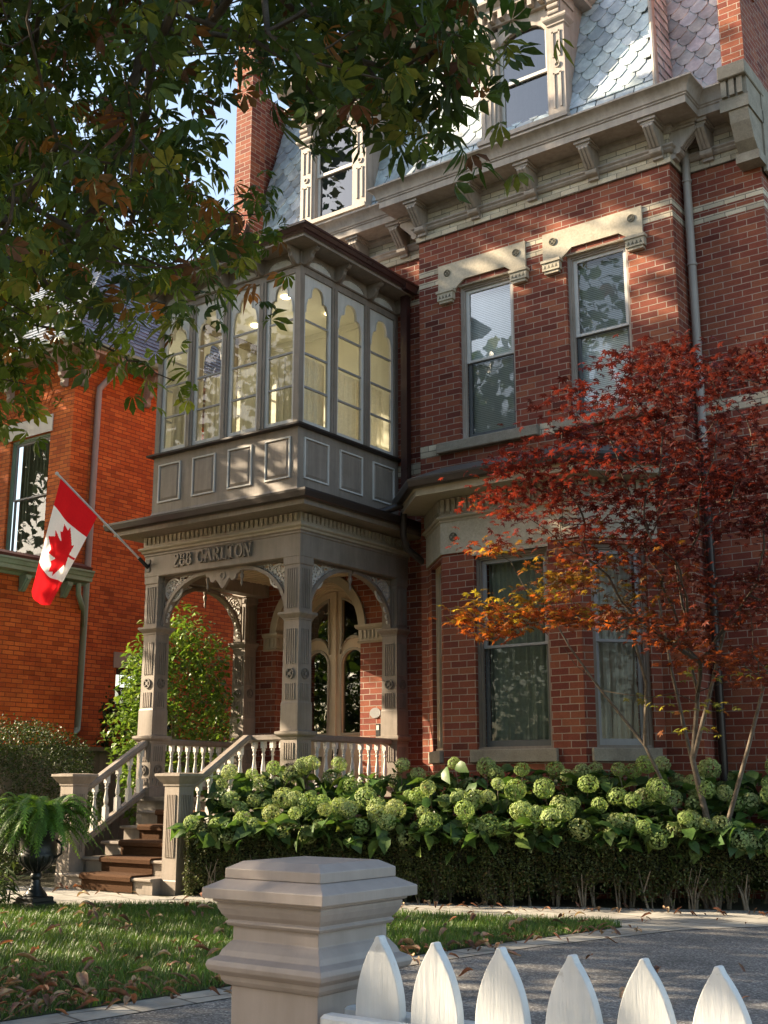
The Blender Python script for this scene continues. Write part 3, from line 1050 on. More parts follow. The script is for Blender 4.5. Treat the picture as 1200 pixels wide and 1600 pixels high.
cs.prism([(11.82, 8.50), (11.86, 8.36), (11.96, 8.18), (12.10, 8.06), (12.27, 8.06), (12.27, 8.50)], 'x', -3.86, -3.64)
cs.box(-3.89, -3.62, 12.04, 12.28, 7.96, 8.07)
cs.box(-3.655, -3.62, 12.27, 14.0, 7.90, 9.03)
cs.build('stone_corbel', M['sill'], house)

# rain pipe in the right corner, light above and dark below
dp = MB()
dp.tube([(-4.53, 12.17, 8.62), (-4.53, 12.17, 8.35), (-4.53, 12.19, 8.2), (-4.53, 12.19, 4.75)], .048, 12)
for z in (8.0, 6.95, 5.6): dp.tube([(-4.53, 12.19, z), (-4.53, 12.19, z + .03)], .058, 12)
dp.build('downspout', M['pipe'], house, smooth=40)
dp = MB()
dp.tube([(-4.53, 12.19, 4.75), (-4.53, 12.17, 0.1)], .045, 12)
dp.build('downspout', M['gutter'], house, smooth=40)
# ================================================================ porch, stairs, sunroom
from mathutils.geometry import tessellate_polygon


def plate(mb, loops, a, b, axis='y'):
    """flat board with holes: loops of (h,z); thickness a..b along axis"""
    pts = [p for L in loops for p in L]
    tris = tessellate_polygon([[Vector((p[0], p[1], 0)) for p in L] for L in loops])
    def P(p, t): return (p[0], t, p[1]) if axis == 'y' else (t, p[0], p[1])
    n = len(pts)
    V = [P(p, a) for p in pts] + [P(p, b) for p in pts]
    Fc = [tuple(t) for t in tris] + [tuple(n + i for i in reversed(t)) for t in tris]
    k = 0
    for L in loops:
        m = len(L)
        for i in range(m):
            j = (i + 1) % m
            Fc.append((k + i, k + n + i, k + n + j, k + j))
        k += m
    mb.add(V, Fc)


PX0, PX1, PY = -11.20, -8.60, 10.10
FLOOR = .98
pp = [(PX0, YM), (PX0, PY), (PX1, PY), (PX1, YM)]
po = MB()
po.sweep([(-.20, 3.69), (-.012, 3.69), (0, 3.70), (0, 3.955), (.012, 3.965), (.012, 3.985), (.03, 4.0), (.03, 4.035), (-.20, 4.035)], pp)
po.box(PX0 + .15, PX1 - .15, PY + .15, YM, 3.90, 3.95)
po.box(PX0 - .26, PX0 - .001, YM - .26, YM - .001, 3.69, 4.03)
porch = po.build('porch', M['taupe'], house)
pf = MB(); pf.box(PX0 + .19, PX1 - .19, PY + .19, YM - .005, 3.86, 3.899)
for k in range(16):
    y = PY + .26 + k * .125
    pf.box(PX0 + .19, PX1 - .19, y, y + .01, 3.852, 3.861)
pf.build('porch_ceiling', M['tan'], porch)
fluted_frieze(porch, pp, 4.075, 4.205)
ev = MB()
ev.sweep([(-.2, 4.205), (.03, 4.205), (.05, 4.212), (.29, 4.215), (.29, 4.27), (.31, 4.275), (-.2, 4.30)], pp)
ev.build('eave_board', M['taupe'], porch)
gt = MB()
gt.sweep([(.27, 4.273), (.34, 4.273), (.37, 4.285), (.39, 4.345), (.39, 4.372), (.27, 4.372)], pp)
gt.build('eave_gutter', M['gutter'], porch)
rf = MB(); rf.sweep([(-.1, 4.275), (.33, 4.372), (.33, 4.382), (-.1, 4.43)], pp)
rf.build('porch_roof', M['lead'], porch)


def flutes(mb, cx, cy, hw, z0, z1, n=4, gap=.45, d=.011):
    """raised fillets on all four faces leaving grooves between"""
    W = hw * 2 * .62
    g = W / (2 * n + 1)
    for k in range(n + 1):
        o = -W / 2 + k * 2 * g
        for sx_, sy_ in ((0, -1), (0, 1), (1, 0), (-1, 0)):
            if sx_ == 0:
                y = cy + sy_ * hw; mb.box(cx + o, cx + o + g, y - (d if sy_ < 0 else 0), y + (d if sy_ > 0 else 0), z0, z1)
            else:
                x = cx + sx_ * hw; mb.box(x - (d if sx_ < 0 else 0), x + (d if sx_ > 0 else 0), cy + o, cy + o + g, z0, z1)


def side_roundels(mb, cx, cy, hw, z, r):
    roundel(mb, (cx, cy - hw - .004), (1, 0), 0, z, r)
    roundel(mb, (cx + hw + .004, cy), (0, 1), 0, z, r)


def column(cx, cy, pilaster=False):
    m = MB()
    # pedestal
    m.sq([(.135, FLOOR), (.135, FLOOR + .10), (.122, FLOOR + .115), (.122, 1.615), (.130, 1.625), (.130, 1.64), (.165, 1.665), (.172, 1.68), (.172, 1.705), (.13, 1.715)], cx, cy)
    flutes(m, cx, cy, .122, FLOOR + .42, 1.58)
    flutes(m, cx, cy, .122, FLOOR + .14, FLOOR + .22)
    # shaft
    m.sq([(.128, 1.71), (.126, 2.02), (.118, 2.04), (.112, 2.93), (.114, 2.96), (.122, 2.965), (.122, 2.98), (.150, 3.01), (.165, 3.03), (.165, 3.055), (.11, 3.062)], cx, cy)
    flutes(m, cx, cy, .116, 2.06, 2.24)
    flutes(m, cx, cy, .114, 2.46, 2.86)
    m.sq([(.115, 3.06), (.115, 3.60), (.125, 3.61), (.125, 3.70)], cx, cy)
    flutes(m, cx, cy, .115, 3.10, 3.56)
    o = m.build('column', M['taupe'], porch)
    return o


CC = [(PX0 + .13, PY + .13), (PX1 - .13, PY + .13)]
for cx, cy in CC:
    column(cx, cy)
    for hw_, z_, dx_, dy_, uu in ((.116, 2.35, 0, -1, (1, 0)), (.116, 2.35, 1, 0, (0, 1)), (.122, FLOOR + .32, 0, -1, (1, 0)), (.122, FLOOR + .32, 1, 0, (0, 1))):
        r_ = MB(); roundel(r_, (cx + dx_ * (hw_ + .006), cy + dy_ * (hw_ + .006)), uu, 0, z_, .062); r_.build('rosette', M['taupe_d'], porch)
for cx in (PX0 - .13, PX1 - .13):
    column(cx, YM - .12)
    for dx_, dy_, uu in ((0, -1, (1, 0)), (1, 0, (0, 1))):
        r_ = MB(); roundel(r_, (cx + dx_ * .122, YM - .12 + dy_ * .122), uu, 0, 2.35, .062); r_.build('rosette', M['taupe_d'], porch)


def ring(mb, c, ro, ri, a, b, n=22, T=None):
    st = len(mb.v)
    for k in range(n):
        t0, t1 = 2 * math.pi * k / n, 2 * math.pi * (k + 1) / n
        mb.prism([(c[0] + r * math.cos(t), c[1] + r * math.sin(t)) for r, t in ((ro, t0), (ro, t1), (ri, t1), (ri, t0))], 'y', a, b)
    if T is not None: mb.xform(T, st)


def lace(p0, u, s0, s1, z0=3.06, z1=3.69):
    """spandrel bracket: column at s0, arch rises towards s1 (s1 may be < s0)"""
    sg = 1 if s1 > s0 else -1
    L = abs(s1 - s0); H = z1 - z0
    T = frame_of(p0, u)
    y0, y1 = .10, .15
    m = MB()
    n = 18
    def arc(t, e):  # quarter ellipse from the column to the beam
        a = t * math.pi / 2
        return (s0 + sg * (L - (L + e) * math.cos(a) ** 1.0 * 1.0 if False else (L + e) * (1 - math.cos(a))), z0 + (H) * math.sin(a))
    lo = []; hi = []
    for k in range(n + 1):
        a = k / n * math.pi / 2
        x, z = L * (1 - math.cos(a)), H * math.sin(a)
        nx, nz = math.cos(a) * H, -math.sin(a) * L   # normal-ish, towards the opening
        q = math.hypot(nx, nz)
        lo.append((s0 + sg * (x + nx / q * .045), z0 + z + nz / q * .045)); hi.append((s0 + sg * x, z0 + z))
    lo = [(p[0], max(p[1], z0)) for p in lo]
    for k in range(n):
        m.prism([lo[k], lo[k + 1], hi[k + 1], hi[k]], 'y', y0 - .02, y1 + .02)
    m.box(min(s0, s0 + sg * .02), max(s0, s0 + sg * .02), y0, y1, z0, z1)
    m.box(min(s0, s1), max(s0, s1), y0, y1, z1 - .02, z1)
    m.xform(T)
    ar = m.build('arch_bracket', M['taupe'], porch)
    f = MB()
    ya, yb = .115, .135
    def P(x, z): return (s0 + sg * x, z)
    c = P(.165, z1 - .165 - .01)
    ring(f, c, .150, .125, ya, yb)
    ring(f, c, .045, .018, ya, yb, 12)
    for k in range(8):
        a = k * math.pi / 4
        f.add([], [])
        d = Vector((math.cos(a), math.sin(a))); q = Vector((-d.y, d.x))
        A = Vector(c) + d * .04; B = Vector(c) + d * .13
        f.prism([tuple(A + q * .007), tuple(A - q * .007), tuple(B - q * .013), tuple(B + q * .013)], 'y', ya, yb)
        a2 = a + math.pi / 8
        cc = (c[0] + .088 * math.cos(a2), c[1] + .088 * math.sin(a2))
        ring(f, cc, .026, .016, ya, yb, 8)
    # smaller scroll rings running out along the beam and down the column, kept above the arch
    def arch_z(x):
        x = min(x, L)
        return z0 + H * math.sin(math.acos(max(-1, min(1, 1 - x / L))))
    for x, r in ((.365, .062), (.475, .040), (.555, .028), (.62, .020), (.30, .028), (.42, .022)):
        if x + r > L: continue
        z = z1 - .022 - r
        if z - r < arch_z(x) - .005: z = max(z, arch_z(x) + r * .4)
        ring(f, P(x, z), r, r * .62, ya, yb, 14)
        f.prism([P(x - r * .9, z - .006), P(x + r * .9, z - .006), P(x + r * .9, z + .006), P(x - r * .9, z + .006)], 'y', ya, yb)
    for z, r in ((z1 - .39, .055), (z1 - .49, .036), (z1 - .56, .024), (z1 - .335, .024)):
        x = .022 + r
        ring(f, P(x, z), r, r * .60, ya, yb, 14)
        f.prism([P(x - .006, z - r * .9), P(x + .006, z - r * .9), P(x + .006, z + r * .9), P(x - .006, z + r * .9)], 'y', ya, yb)
    # stems filling to the arch
    for k in range(2, 16):
        a = k / 17 * math.pi / 2
        x, z = L * (1 - math.cos(a)), z0 + H * math.sin(a)
        dx, dz = c[0] * sg - (s0 + sg * x) * sg, c[1] - z
        q = math.hypot(dx, dz)
        if q < .16: continue
        e = min(.055, q - .15)
        A = P(x, z); B = P(x + dx / q * e, z + dz / q * e)
        w_ = .008
        px_, pz_ = -(B[1] - A[1]), (B[0] - A[0]); pq = math.hypot(px_, pz_) or 1
        px_, pz_ = px_ / pq * w_, pz_ / pq * w_
        f.prism([(A[0] - px_, A[1] - pz_), (B[0] - px_, B[1] - pz_), (B[0] + px_, B[1] + pz_), (A[0] + px_, A[1] + pz_)], 'y', ya, yb)
        ring(f, B, .017, .008, ya, yb, 8)
    f.xform(T)
    f.build('fretwork', M['pale'], ar)
    return ar


def pendant(x, y, ztop, parent, r=.03, h=.20):
    m = MB()
    m.lathe([(r * .9, ztop), (r * .9, ztop - h * .25), (r * .5, ztop - h * .32), (r * 1.0, ztop - h * .42), (r * .8, ztop - h * .55), (r * .35, ztop - h * .68), (r * .55, ztop - h * .8), (r * .5, ztop - h * .9), (r * .12, ztop - h)], x, y, 10)
    m.build('pendant', M['taupe'], parent, smooth=50)


xl, xr = PX0 + .255, PX1 - .255
front = lace((0, PY), (1, 0), xl, xl + .76)
lace((0, PY), (1, 0), xr, xr - .76)
# scalloped drop panel in the middle of the front
dpn = MB()
xc = (xl + xr) / 2
h = xr - .76 - xc
pts = [(xc - h, 3.70), (xc - h, 3.62), (xc - h * .8, 3.60), (xc - h * .74, 3.55), (xc - h * .55, 3.53), (xc - h * .42, 3.565), (xc - h * .28, 3.53), (xc - h * .12, 3.47), (xc, 3.44)]
pts = pts + [(2 * xc - p[0], p[1]) for p in reversed(pts[:-1])]
plate(dpn, [pts], PY + .08, PY + .12)
ring(dpn, (xc, 3.60), .05, .03, PY + .07, PY + .08, 14)
dpn.build('drop_panel', M['taupe'], porch)
pendant(xc - h, PY + .12, 3.69, front, .028, .24)
pendant(xc + h, PY + .12, 3.69, front, .028, .24)
Ls = (YM - .24 - (PY + .25))
for X_, u_, nm in ((PX1, (0, 1), 'r'), (PX0, (0, 1), 'l')):
    base = X_ if nm == 'r' else X_ + .26
    a0, b0 = PY + .255, YM - .235
    mid_ = (a0 + b0) / 2
    p0_ = (base, 0); xm = base - .12
    if nm == 'l':
        dd = Vector((-.26, 1.91)).normalized(); pA = Vector((base, a0)) - dd * a0; p0_ = (pA.x, pA.y); u_ = (dd.x, dd.y); xm -= .13
    lace(p0_, u_, a0, mid_ - .02); sd = lace(p0_, u_, b0, mid_ + .02)
    pendant(xm, mid_, 3.69, sd, .03, .26)

# raised serif lettering on the beam
def strokes_to(mb, x, z, h, ch, y):
    def bar(a, b, w):
        a = Vector(a); b = Vector(b); d = (b - a).normalized(); q = Vector((-d.y, d.x)) * w / 2
        mb.prism([tuple(a + q), tuple(b + q), tuple(b - q), tuple(a - q)], 'y', y - .026, y + .001)
    def arc(cx, cz, rx, rz, a0, a1, w0, w1=None, n=14):
        w1 = w1 or w0
        for k in range(n):
            t0, t1 = R(a0 + (a1 - a0) * k / n), R(a0 + (a1 - a0) * (k + 1) / n)
            f = lambda t: w0 + (w1 - w0) * abs(math.cos(t))
            q = []
            for t, s_ in ((t0, 1), (t1, 1), (t1, -1), (t0, -1)):
                ww = f(t) / 2 * s_
                q.append((cx + (rx + ww) * math.cos(t), cz + (rz + ww) * math.sin(t)))
            mb.prism(q, 'y', y - .026, y + .001)
    S = h; T = .19 * h; t = .09 * h; sf = .16 * h
    def serif(px, pz, wd=.34): bar((px - wd * h / 2, pz), (px + wd * h / 2, pz), t * .8)
    if ch == '8':
        arc(x + .28 * S, z + .74 * S, .17 * S, .20 * S, 0, 360, t, T * .8, 20); arc(x + .28 * S, z + .29 * S, .21 * S, .24 * S, 0, 360, t, T, 20); return .62 * S
    if ch == '2':
        arc(x + .27 * S, z + .72 * S, .20 * S, .22 * S, -40, 165, t, T); bar((x + .44 * S, z + .62 * S), (x + .06 * S, z + .06 * S), T * .6); bar((x + .04 * S, z + t * .6), (x + .52 * S, z + t * .6), T * .7); bar((x + .51 * S, z + .03 * S), (x + .53 * S, z + .22 * S), t * .6); return .62 * S
    if ch == 'C':
        arc(x + .40 * S, z + .5 * S, .34 * S, .43 * S, 48, 312, t, T, 22); bar((x + .64 * S, z + .66 * S), (x + .66 * S, z + .97 * S), t * .7); bar((x + .64 * S, z + .30 * S), (x + .66 * S, z + .10 * S), t * .6); return .78 * S
    if ch == 'A':
        bar((x + .06 * S, z), (x + .38 * S, z + S), t); bar((x + .36 * S, z + S), (x + .70 * S, z), T); bar((x + .18 * S, z + .34 * S), (x + .58 * S, z + .34 * S), t); serif(x + .07 * S, z + t * .4, .26); serif(x + .69 * S, z + t * .4, .30); return .80 * S
    if ch == 'R':
        bar((x + .14 * S, z), (x + .14 * S, z + S), T); serif(x + .14 * S, z + t * .4); serif(x + .10 * S, z + S - t * .4, .26)
        arc(x + .34 * S, z + .74 * S, .21 * S, .22 * S, -90, 90, t, T, 12); bar((x + .14 * S, z + .96 * S), (x + .34 * S, z + .96 * S), t); bar((x + .14 * S, z + .52 * S), (x + .34 * S, z + .52 * S), t); bar((x + .34 * S, z + .52 * S), (x + .64 * S, z + .02 * S), T); serif(x + .66 * S, z + t * .4, .22); return .76 * S
    if ch == 'L':
        bar((x + .14 * S, z), (x + .14 * S, z + S), T); serif(x + .14 * S, z + S - t * .4); bar((x + .02 * S, z + t * .4), (x + .58 * S, z + t * .4), t); bar((x + .57 * S, z), (x + .60 * S, z + .26 * S), t * .7); return .62 * S
    if ch == 'T':
        bar((x + .34 * S, z), (x + .34 * S, z + S), T); serif(x + .34 * S, z + t * .4); bar((x + .02 * S, z + S - t * .4), (x + .66 * S, z + S - t * .4), t); bar((x + .03 * S, z + S), (x + .01 * S, z + .76 * S), t * .7); bar((x + .65 * S, z + S), (x + .67 * S, z + .76 * S), t * .7); return .68 * S
    if ch == 'O':
        arc(x + .40 * S, z + .5 * S, .32 * S, .42 * S, 0, 360, t, T, 26); return .80 * S
    if ch == 'N':
        bar((x + .12 * S, z), (x + .12 * S, z + S), t); bar((x + .66 * S, z), (x + .66 * S, z + S), t); bar((x + .10 * S, z + S), (x + .66 * S, z + .02 * S), T); serif(x + .12 * S, z + t * .4, .26); serif(x + .08 * S, z + S - t * .4, .24); serif(x + .66 * S, z + S - t * .4, .28); return .80 * S
    return .42 * S


lt = MB(); x = -10.66
for ch in '288': x += strokes_to(lt, x, 3.775, .168, ch, PY - .001) + .006
lt.build('house_number', M['taupe'], porch); lt = MB(); x += .07
for ch in 'CARLTON': x += strokes_to(lt, x, 3.775, .168, ch, PY - .001) + .006
lt.build('street_name', M['taupe'], porch)

# floor, skirting and lattice apron
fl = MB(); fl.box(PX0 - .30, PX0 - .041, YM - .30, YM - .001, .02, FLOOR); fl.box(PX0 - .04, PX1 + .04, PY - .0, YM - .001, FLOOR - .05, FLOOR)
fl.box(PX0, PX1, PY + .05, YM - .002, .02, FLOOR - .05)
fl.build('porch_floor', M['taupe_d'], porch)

# ------------------------------------------------ railings
def baluster(mb, cx, cy, zb, zt, hb=.15, ht=.09):
    a = .029
    mb.box(cx - a, cx + a, cy - a, cy + a, zb - .03, zb + hb)
    mb.box(cx - a * .9, cx + a * .9, cy - a * .9, cy + a * .9, zt - ht, zt + .03)
    z0, z1 = zb + hb, zt - ht; H = z1 - z0
    pr_ = [(.022, 0), (.025, .02), (.025, .05), (.015, .08), (.023, .13), (.0285, .22), (.027, .34), (.019, .52), (.0145, .68), (.0145, .74), (.022, .77), (.022, .80), (.014, .83), (.018, .88), (.024, .93), (.024, .96), (.020, 1.0)]
    mb.lathe([(r, z0 + H * t) for r, t in pr_], cx, cy, 10)


RAIL = 1.68
def level_rail(p, q, n, nm='railing'):
    p = Vector(p); q = Vector(q); d = (q - p); L = d.length; d.normalize()
    m = MB()
    T = frame_of(p, d)
    st = len(m.v)
    m.loft([[(s, -.055, RAIL - .055), (s, -.055, RAIL - .018), (s, -.038, RAIL), (s, .038, RAIL), (s, .055, RAIL - .018), (s, .055, RAIL - .055), (s, .035, RAIL - .075), (s, -.035, RAIL - .075)] for s in (0, L)])
    m.loft([[(s, -.04, 1.055), (s, -.04, 1.095), (s, .04, 1.095), (s, .04, 1.055)] for s in (0, L)])
    m.xform(T, st)
    ro = m.build(nm, M['tan_s'] if False else M['taupe'], porch)
    for k in range(n):
        s = L * (k + .5) / n; c = p + d * s
        b = MB(); baluster(b, 0, 0, 1.095, RAIL - .07, .10, .08)
        bo = b.build('baluster', M['pale'], ro, smooth=40, origin=(0, 0, 0)) if k == 0 else None
        if bo is None:
            bo = first.copy(); COL.objects.link(bo); bo.parent = ro
        else: first = bo
        wp = world_of(ro)
        bo.location = (c.x - wp.x, c.y - wp.y, -wp.z)
    return ro


level_rail((PX1 - .13, PY + .26), (PX1 - .13, YM - .24), 10)
level_rail((PX0 + .13, PY + .26), (PX0 - .12, YM - .24), 10)
level_rail((-9.42, PY + .13), (PX1 - .26, PY + .13), 4)

NOSE = [(8.85 + .27 * i, (i + 1) * FLOOR / 6) for i in range(6)]   # (y, z) of each nosing
def slope_rail(X_, y0, z0, y1, z1, n):
    m = MB()
    def sec(dz0, dz1, wd, yy, zz): return [(X_ - wd, yy, zz + dz0), (X_ + wd, yy, zz + dz0), (X_ + wd, yy, zz + dz1), (X_ - wd * .7, yy, zz + dz1 + .018) if dz1 == 0 else (X_ - wd, yy, zz + dz1)]
    oct_ = lambda yy, zz: [(X_ - .055, yy, zz - .06), (X_ - .055, yy, zz - .018), (X_ - .038, yy, zz), (X_ + .038, yy, zz), (X_ + .055, yy, zz - .018), (X_ + .055, yy, zz - .06), (X_ + .035, yy, zz - .085), (X_ - .035, yy, zz - .085)]
    m.loft([oct_(y0, z0), oct_(y1, z1), oct_(y1 + .16, z1)])
    dl = z1 - 1.095
    bo_ = lambda yy, zz: [(X_ - .04, yy, zz - .085), (X_ - .04, yy, zz), (X_ + .04, yy, zz), (X_ + .04, yy, zz - .085)]
    m.loft([bo_(y0, z0 - dl), bo_(y1, z1 - dl), bo_(y1 + .16, z1 - dl)])
    # moulding line on the rail sides
    for sg in (-1, 1):
        m.loft([[(X_ + sg * .045, yy, zz - .085 + e), (X_ + sg * .063, yy, zz - .05 + e), (X_ + sg * .045, yy, zz - .04 + e)] for yy, zz, e in ((y0, z0, 0), (y1, z1, 0), (y1 + .16, z1, 0))])
        m.loft([[(X_ + sg * .035, yy, zz - dl - .06), (X_ + sg * .055, yy, zz - dl - .02), (X_ + sg * .035, yy, zz - dl - .005)] for yy, zz in ((y0, z0), (y1, z1), (y1 + .16, z1))])
    ro = m.build('stair_railing', M['taupe'], stair)
    for k in range(n):
        t = (k + .5) / n
        yy = y0 + (y1 - y0) * t; zz = z0 + (z1 - z0) * t
        b = MB(); baluster(b, 0, 0, 0, zz - .085 - (zz - dl), .14, .09)
        if k == 0: bo = b.build('baluster', M['pale'], ro, smooth=40); first = bo
        else:
            bo = first.copy(); COL.objects.link(bo); bo.parent = ro
        wp = world_of(ro)
        bo.location = (X_ - wp.x, yy - wp.y, zz - dl - wp.z)
    return ro


stm = MB()
for i, (y, z) in enumerate(NOSE[:5]):
    stm.box(-10.90, -9.512, y + .035, y + .06, z - FLOOR / 6 + (0 if i else 0), z - .035)
stm.box(-9.535, -9.513, 8.887, 9.06, 0, .128)
stm.box(-10.90, -10.88, 8.93, 10.1, 0, .128)
stair = stm.build('stairs', M['taupe'], house)
for i, (y, z) in enumerate(NOSE[:5]):
    t = MB(); st = len(t.v)
    t.loft([[(x_, y + .012, z - .035), (x_, y, z - .026), (x_, y, z - .009), (x_, y + .012, z), (x_, y + .335, z), (x_, y + .335, z - .035)] for x_ in (-10.94, -9.510)])
    t.build('tread', M['taupe'], stair)
slope_rail(-9.40, 9.16, 1.085, 10.13, 1.68, 6)
slope_rail(-11.05, 9.10, 1.055, 10.13, 1.68, 6)


def newel(cx, cy):
    m = MB()
    m.sq([(.112, 0), (.112, .14), (.108, .15), (.108, 1.105), (.12, 1.115), (.12, 1.13), (.15, 1.165), (.178, 1.205), (.188, 1.215), (.188, 1.24), (.10, 1.25)], cx, cy)
    flutes(m, cx, cy, .108, .38, 1.02, n=5)
    m.build('newel_post', M['taupe'], stair)


newel(-9.40, 9.11)
newel(-11.06, 9.06)
# coir runner lying on the stairs
rn = MB()
pth = []
for i, (y, z) in enumerate(NOSE[:5]):
    zb = z - FLOOR / 6
    pth += [(y + .030, zb + .006 if i else .012), (y + .028, z - .045), (y - .008, z - .032), (y - .010, z - .004), (y + .006, z + .010), (y + .298 - .008, z + .010)]
pth += [(10.19, FLOOR + .008), (11.6, FLOOR + .008)]
inner = [(p[0] + .006, p[1] - .006) for p in pth]
rings = []
for x_ in (-10.62, -9.80):
    rings.append([(x_, p[0], p[1]) for p in pth])
rn.loft(rings, closed=False, cap=False)
run_o = rn.build('stair_runner', M['rug'])
sm_ = run_o.modifiers.new('thick', 'SOLIDIFY'); sm_.thickness = .012; sm_.offset = 1
tag(run_o, 'brown coir stair runner lying over the porch steps', 'carpet runner')

# ------------------------------------------------ entrance
YD = 12.66
ent = MB()
# jamb and arch lining, moulded frame
def arch_ring(mb, ro, ri, a, b, z0, cx=DX, cz=DZ, n=24):
    pts = [(cx - ro, z0)] + [(cx - ro * math.cos(math.pi * k / n), cz + ro * math.sin(math.pi * k / n)) for k in range(n + 1)] + [(cx + ro, z0)]
    pin = [(cx - ri, z0)] + [(cx - ri * math.cos(math.pi * k / n), cz + ri * math.sin(math.pi * k / n)) for k in range(n + 1)] + [(cx + ri, z0)]
    for k in range(len(pts) - 1):
        mb.prism([pts[k], pts[k + 1], pin[k + 1], pin[k]], 'y', a, b)
arch_ring(ent, DR - .001, DR - .05, YD - .16, YD + .06, FLOOR)
arch_ring(ent, DR - .05, DR - .085, YD - .11, YD + .06, FLOOR)
arch_ring(ent, DR - .085, DR - .11, YD - .06, YD + .06, FLOOR)
door_surround = ent.build('door_surround', M['tan'], house, smooth=30)
al = MB()
n = 24
for k in range(n):
    t0, t1 = math.pi * k / n, math.pi * (k + 1) / n
    for (a, b, ro, ri) in ((YM - .012, YD - .16, DR, DR - .014), (YM - .035, YM - .001, DR + .10, DR - .014)):
        al.prism([(DX + r * math.cos(t), DZ + r * math.sin(t)) for r, t in ((ro, t0), (ro, t1), (ri, t1), (ri, t0))], 'y', a, b)
al.build('arch_lining', M['tan_s'], house, smooth=30)
im = MB()
for path in ([(-11.07, YM), (DX - DR, YM), (DX - DR, YD - .165)], [(DX + DR, YD - .165), (DX + DR, YM), (-8.86, YM)]):
    im = MB(); im.sweep([(0, 2.93), (.02, 2.93), (.035, 2.95), (.02, 2.965), (.02, 3.11), (.045, 3.125), (.06, 3.15), (.06, 3.175), (0, 3.185)], path)
    dentils(im, path, .02, 3.0, 3.10, step=.06, wd=.035, dep=.014)
    im.build('impost', M['tan_s'], house)
RL = DR - .11
def leaf(sg):
    c = DX; g = .006
    out = [(c + sg * g, FLOOR + .02), (c + sg * (RL - .004), FLOOR + .02), (c + sg * (RL - .004), DZ)]
    n = 16
    for k in range(1, n + 1):
        a = math.pi / 2 * k / n
        r = RL - .004
        x = max(r * math.cos(a), g)
        out.append((c + sg * x, DZ + r * math.sin(a)))
    gx0, gx1 = .125, RL - .115
    gw = (gx1 - gx0) / 2; gc = (gx0 + gx1) / 2
    low = [(gx0, 1.80), (gx1, 1.80), (gx1, 2.72)] + [(gc + gw * math.cos(math.pi * k / 12), 2.72 + gw * math.sin(math.pi * k / 12)) for k in range(1, 12)] + [(gx0, 2.72)]
    ru = RL - .115
    upz = 3.02
    up_ = [(gx0, upz + .13)]
    # lower edge curves over the glass below, outer edge follows the arch
    for k in range(1, 9):
        a = math.pi * (1 - k / 9 * .78)
        up_.append((gc + (gw + .03) * math.cos(a) * .98, 2.82 + (gw + .10) * math.sin(a)))
    x_e = up_[-1][0]
    up_.append((ru * .985, DZ + .03))
    for k in range(1, 10):
        a = math.pi / 2 * k / 10
        x = ru * math.cos(a)
        if x > gx0 + .01: up_.append((x, DZ + ru * math.sin(a)))
    up_.append((gx0, DZ + math.sqrt(ru ** 2 - gx0 ** 2)))
    mp = lambda L: [(c + sg * p[0], p[1]) for p in L]
    d = MB(); plate(d, [out, mp(low), mp(up_)], YD, YD + .05)
    lf = d.build('door_leaf', M['tan'], door_surround)
    b = MB()
    for L in (low, up_):
        Q = [Vector((p[0], p[1])) for p in L]
        cc = sum(Q, Vector((0, 0))) / len(Q)
        ex = [p + (p - cc).normalized() * .035 for p in Q]
        m_ = len(Q)
        for k in range(m_):
            j = (k + 1) % m_
            b.prism([(c + sg * q[0], q[1]) for q in (Q[k], Q[j], ex[j], ex[k])], 'y', YD - .022, YD + .002)
    b.build('moulding', M['tan_s'], lf)
    g_ = MB()
    for L in (low, up_):
        LL = mp(L); g_.add([(p[0], YD + .025, p[1]) for p in LL], [tuple(range(len(LL)))])
    g_.build('pane', M['glass_d'], lf)
    return lf
lL = leaf(-1); lR = leaf(1)
a_ = MB(); a_.box(DX - .03, DX + .03, YD - .03, YD + .0, FLOOR + .02, DZ + RL - .02); a_.build('astragal', M['tan'], door_surround)
hd = MB(); hd.lathe([(.012, 1.50), (.028, 1.53), (.034, 1.60), (.028, 1.67), (.012, 1.70)], DX + .045, YD - .02, 10); hd.tube([(DX + .045, YD - .05, 1.56), (DX + .045, YD - .09, 1.57), (DX + .03, YD - .09, 1.42), (DX + .0, YD - .07, 1.38)], .009, 8)
hd.build('door_handle', M['iron'], lR, smooth=50)
ms = MB(); ms.box(DX - .42, DX - .22, YD - .012, YD + .0, 1.42, 1.49); ms.build('letter_slot', M['carve'], lL)
dk = MB(); dk.box(DX - .72, DX + .72, YD + .5, YD + .52, FLOOR, 4.0); dk.build('dark_hall_backing', M['dark'], house)

# plaque and entry phone on the brick beside the door
pq = MB()
V = [(-9.12 + .085 * math.cos(t), 2.02 + .065 * math.sin(t)) for t in [2 * math.pi * k / 24 for k in range(24)]]
pq.prism(V, 'y', YM - .014, YM - .001)
for k, wdt in enumerate((.08, .11, .12, .11, .08)): pq.box(-9.12 - wdt / 2, -9.12 + wdt / 2, YM - .016, YM - .014, 2.062 - k * .023 - .0, 2.068 - k * .023)
pqo = pq.build('wall_plaque', M['sash'])
tag(pqo, 'small oval grey plaque on the sunlit brick beside the entrance', 'plaque')
ic = MB(); ic.bevbox(-9.10, -9.03, YM - .03, YM - .001, 1.72, 1.88, .006)
ico = empty('entry_phone', (-9.065, YM, 1.8)); tag(ico, 'small black door intercom mounted under the oval plaque', 'intercom')
ic.build('casing', M['iron'], ico)
ib = MB(); ib.box(-9.085, -9.045, YM - .033, YM - .03, 1.80, 1.86); ib.build('speaker_panel', M['pale'], ico)

# ------------------------------------------------ sunroom over the porch
SX0, SX1, SY = -11.23, -8.75, 10.20
spth = [(SX0, YM), (SX0, SY), (SX1, SY), (SX1, YM)]
sr = MB()
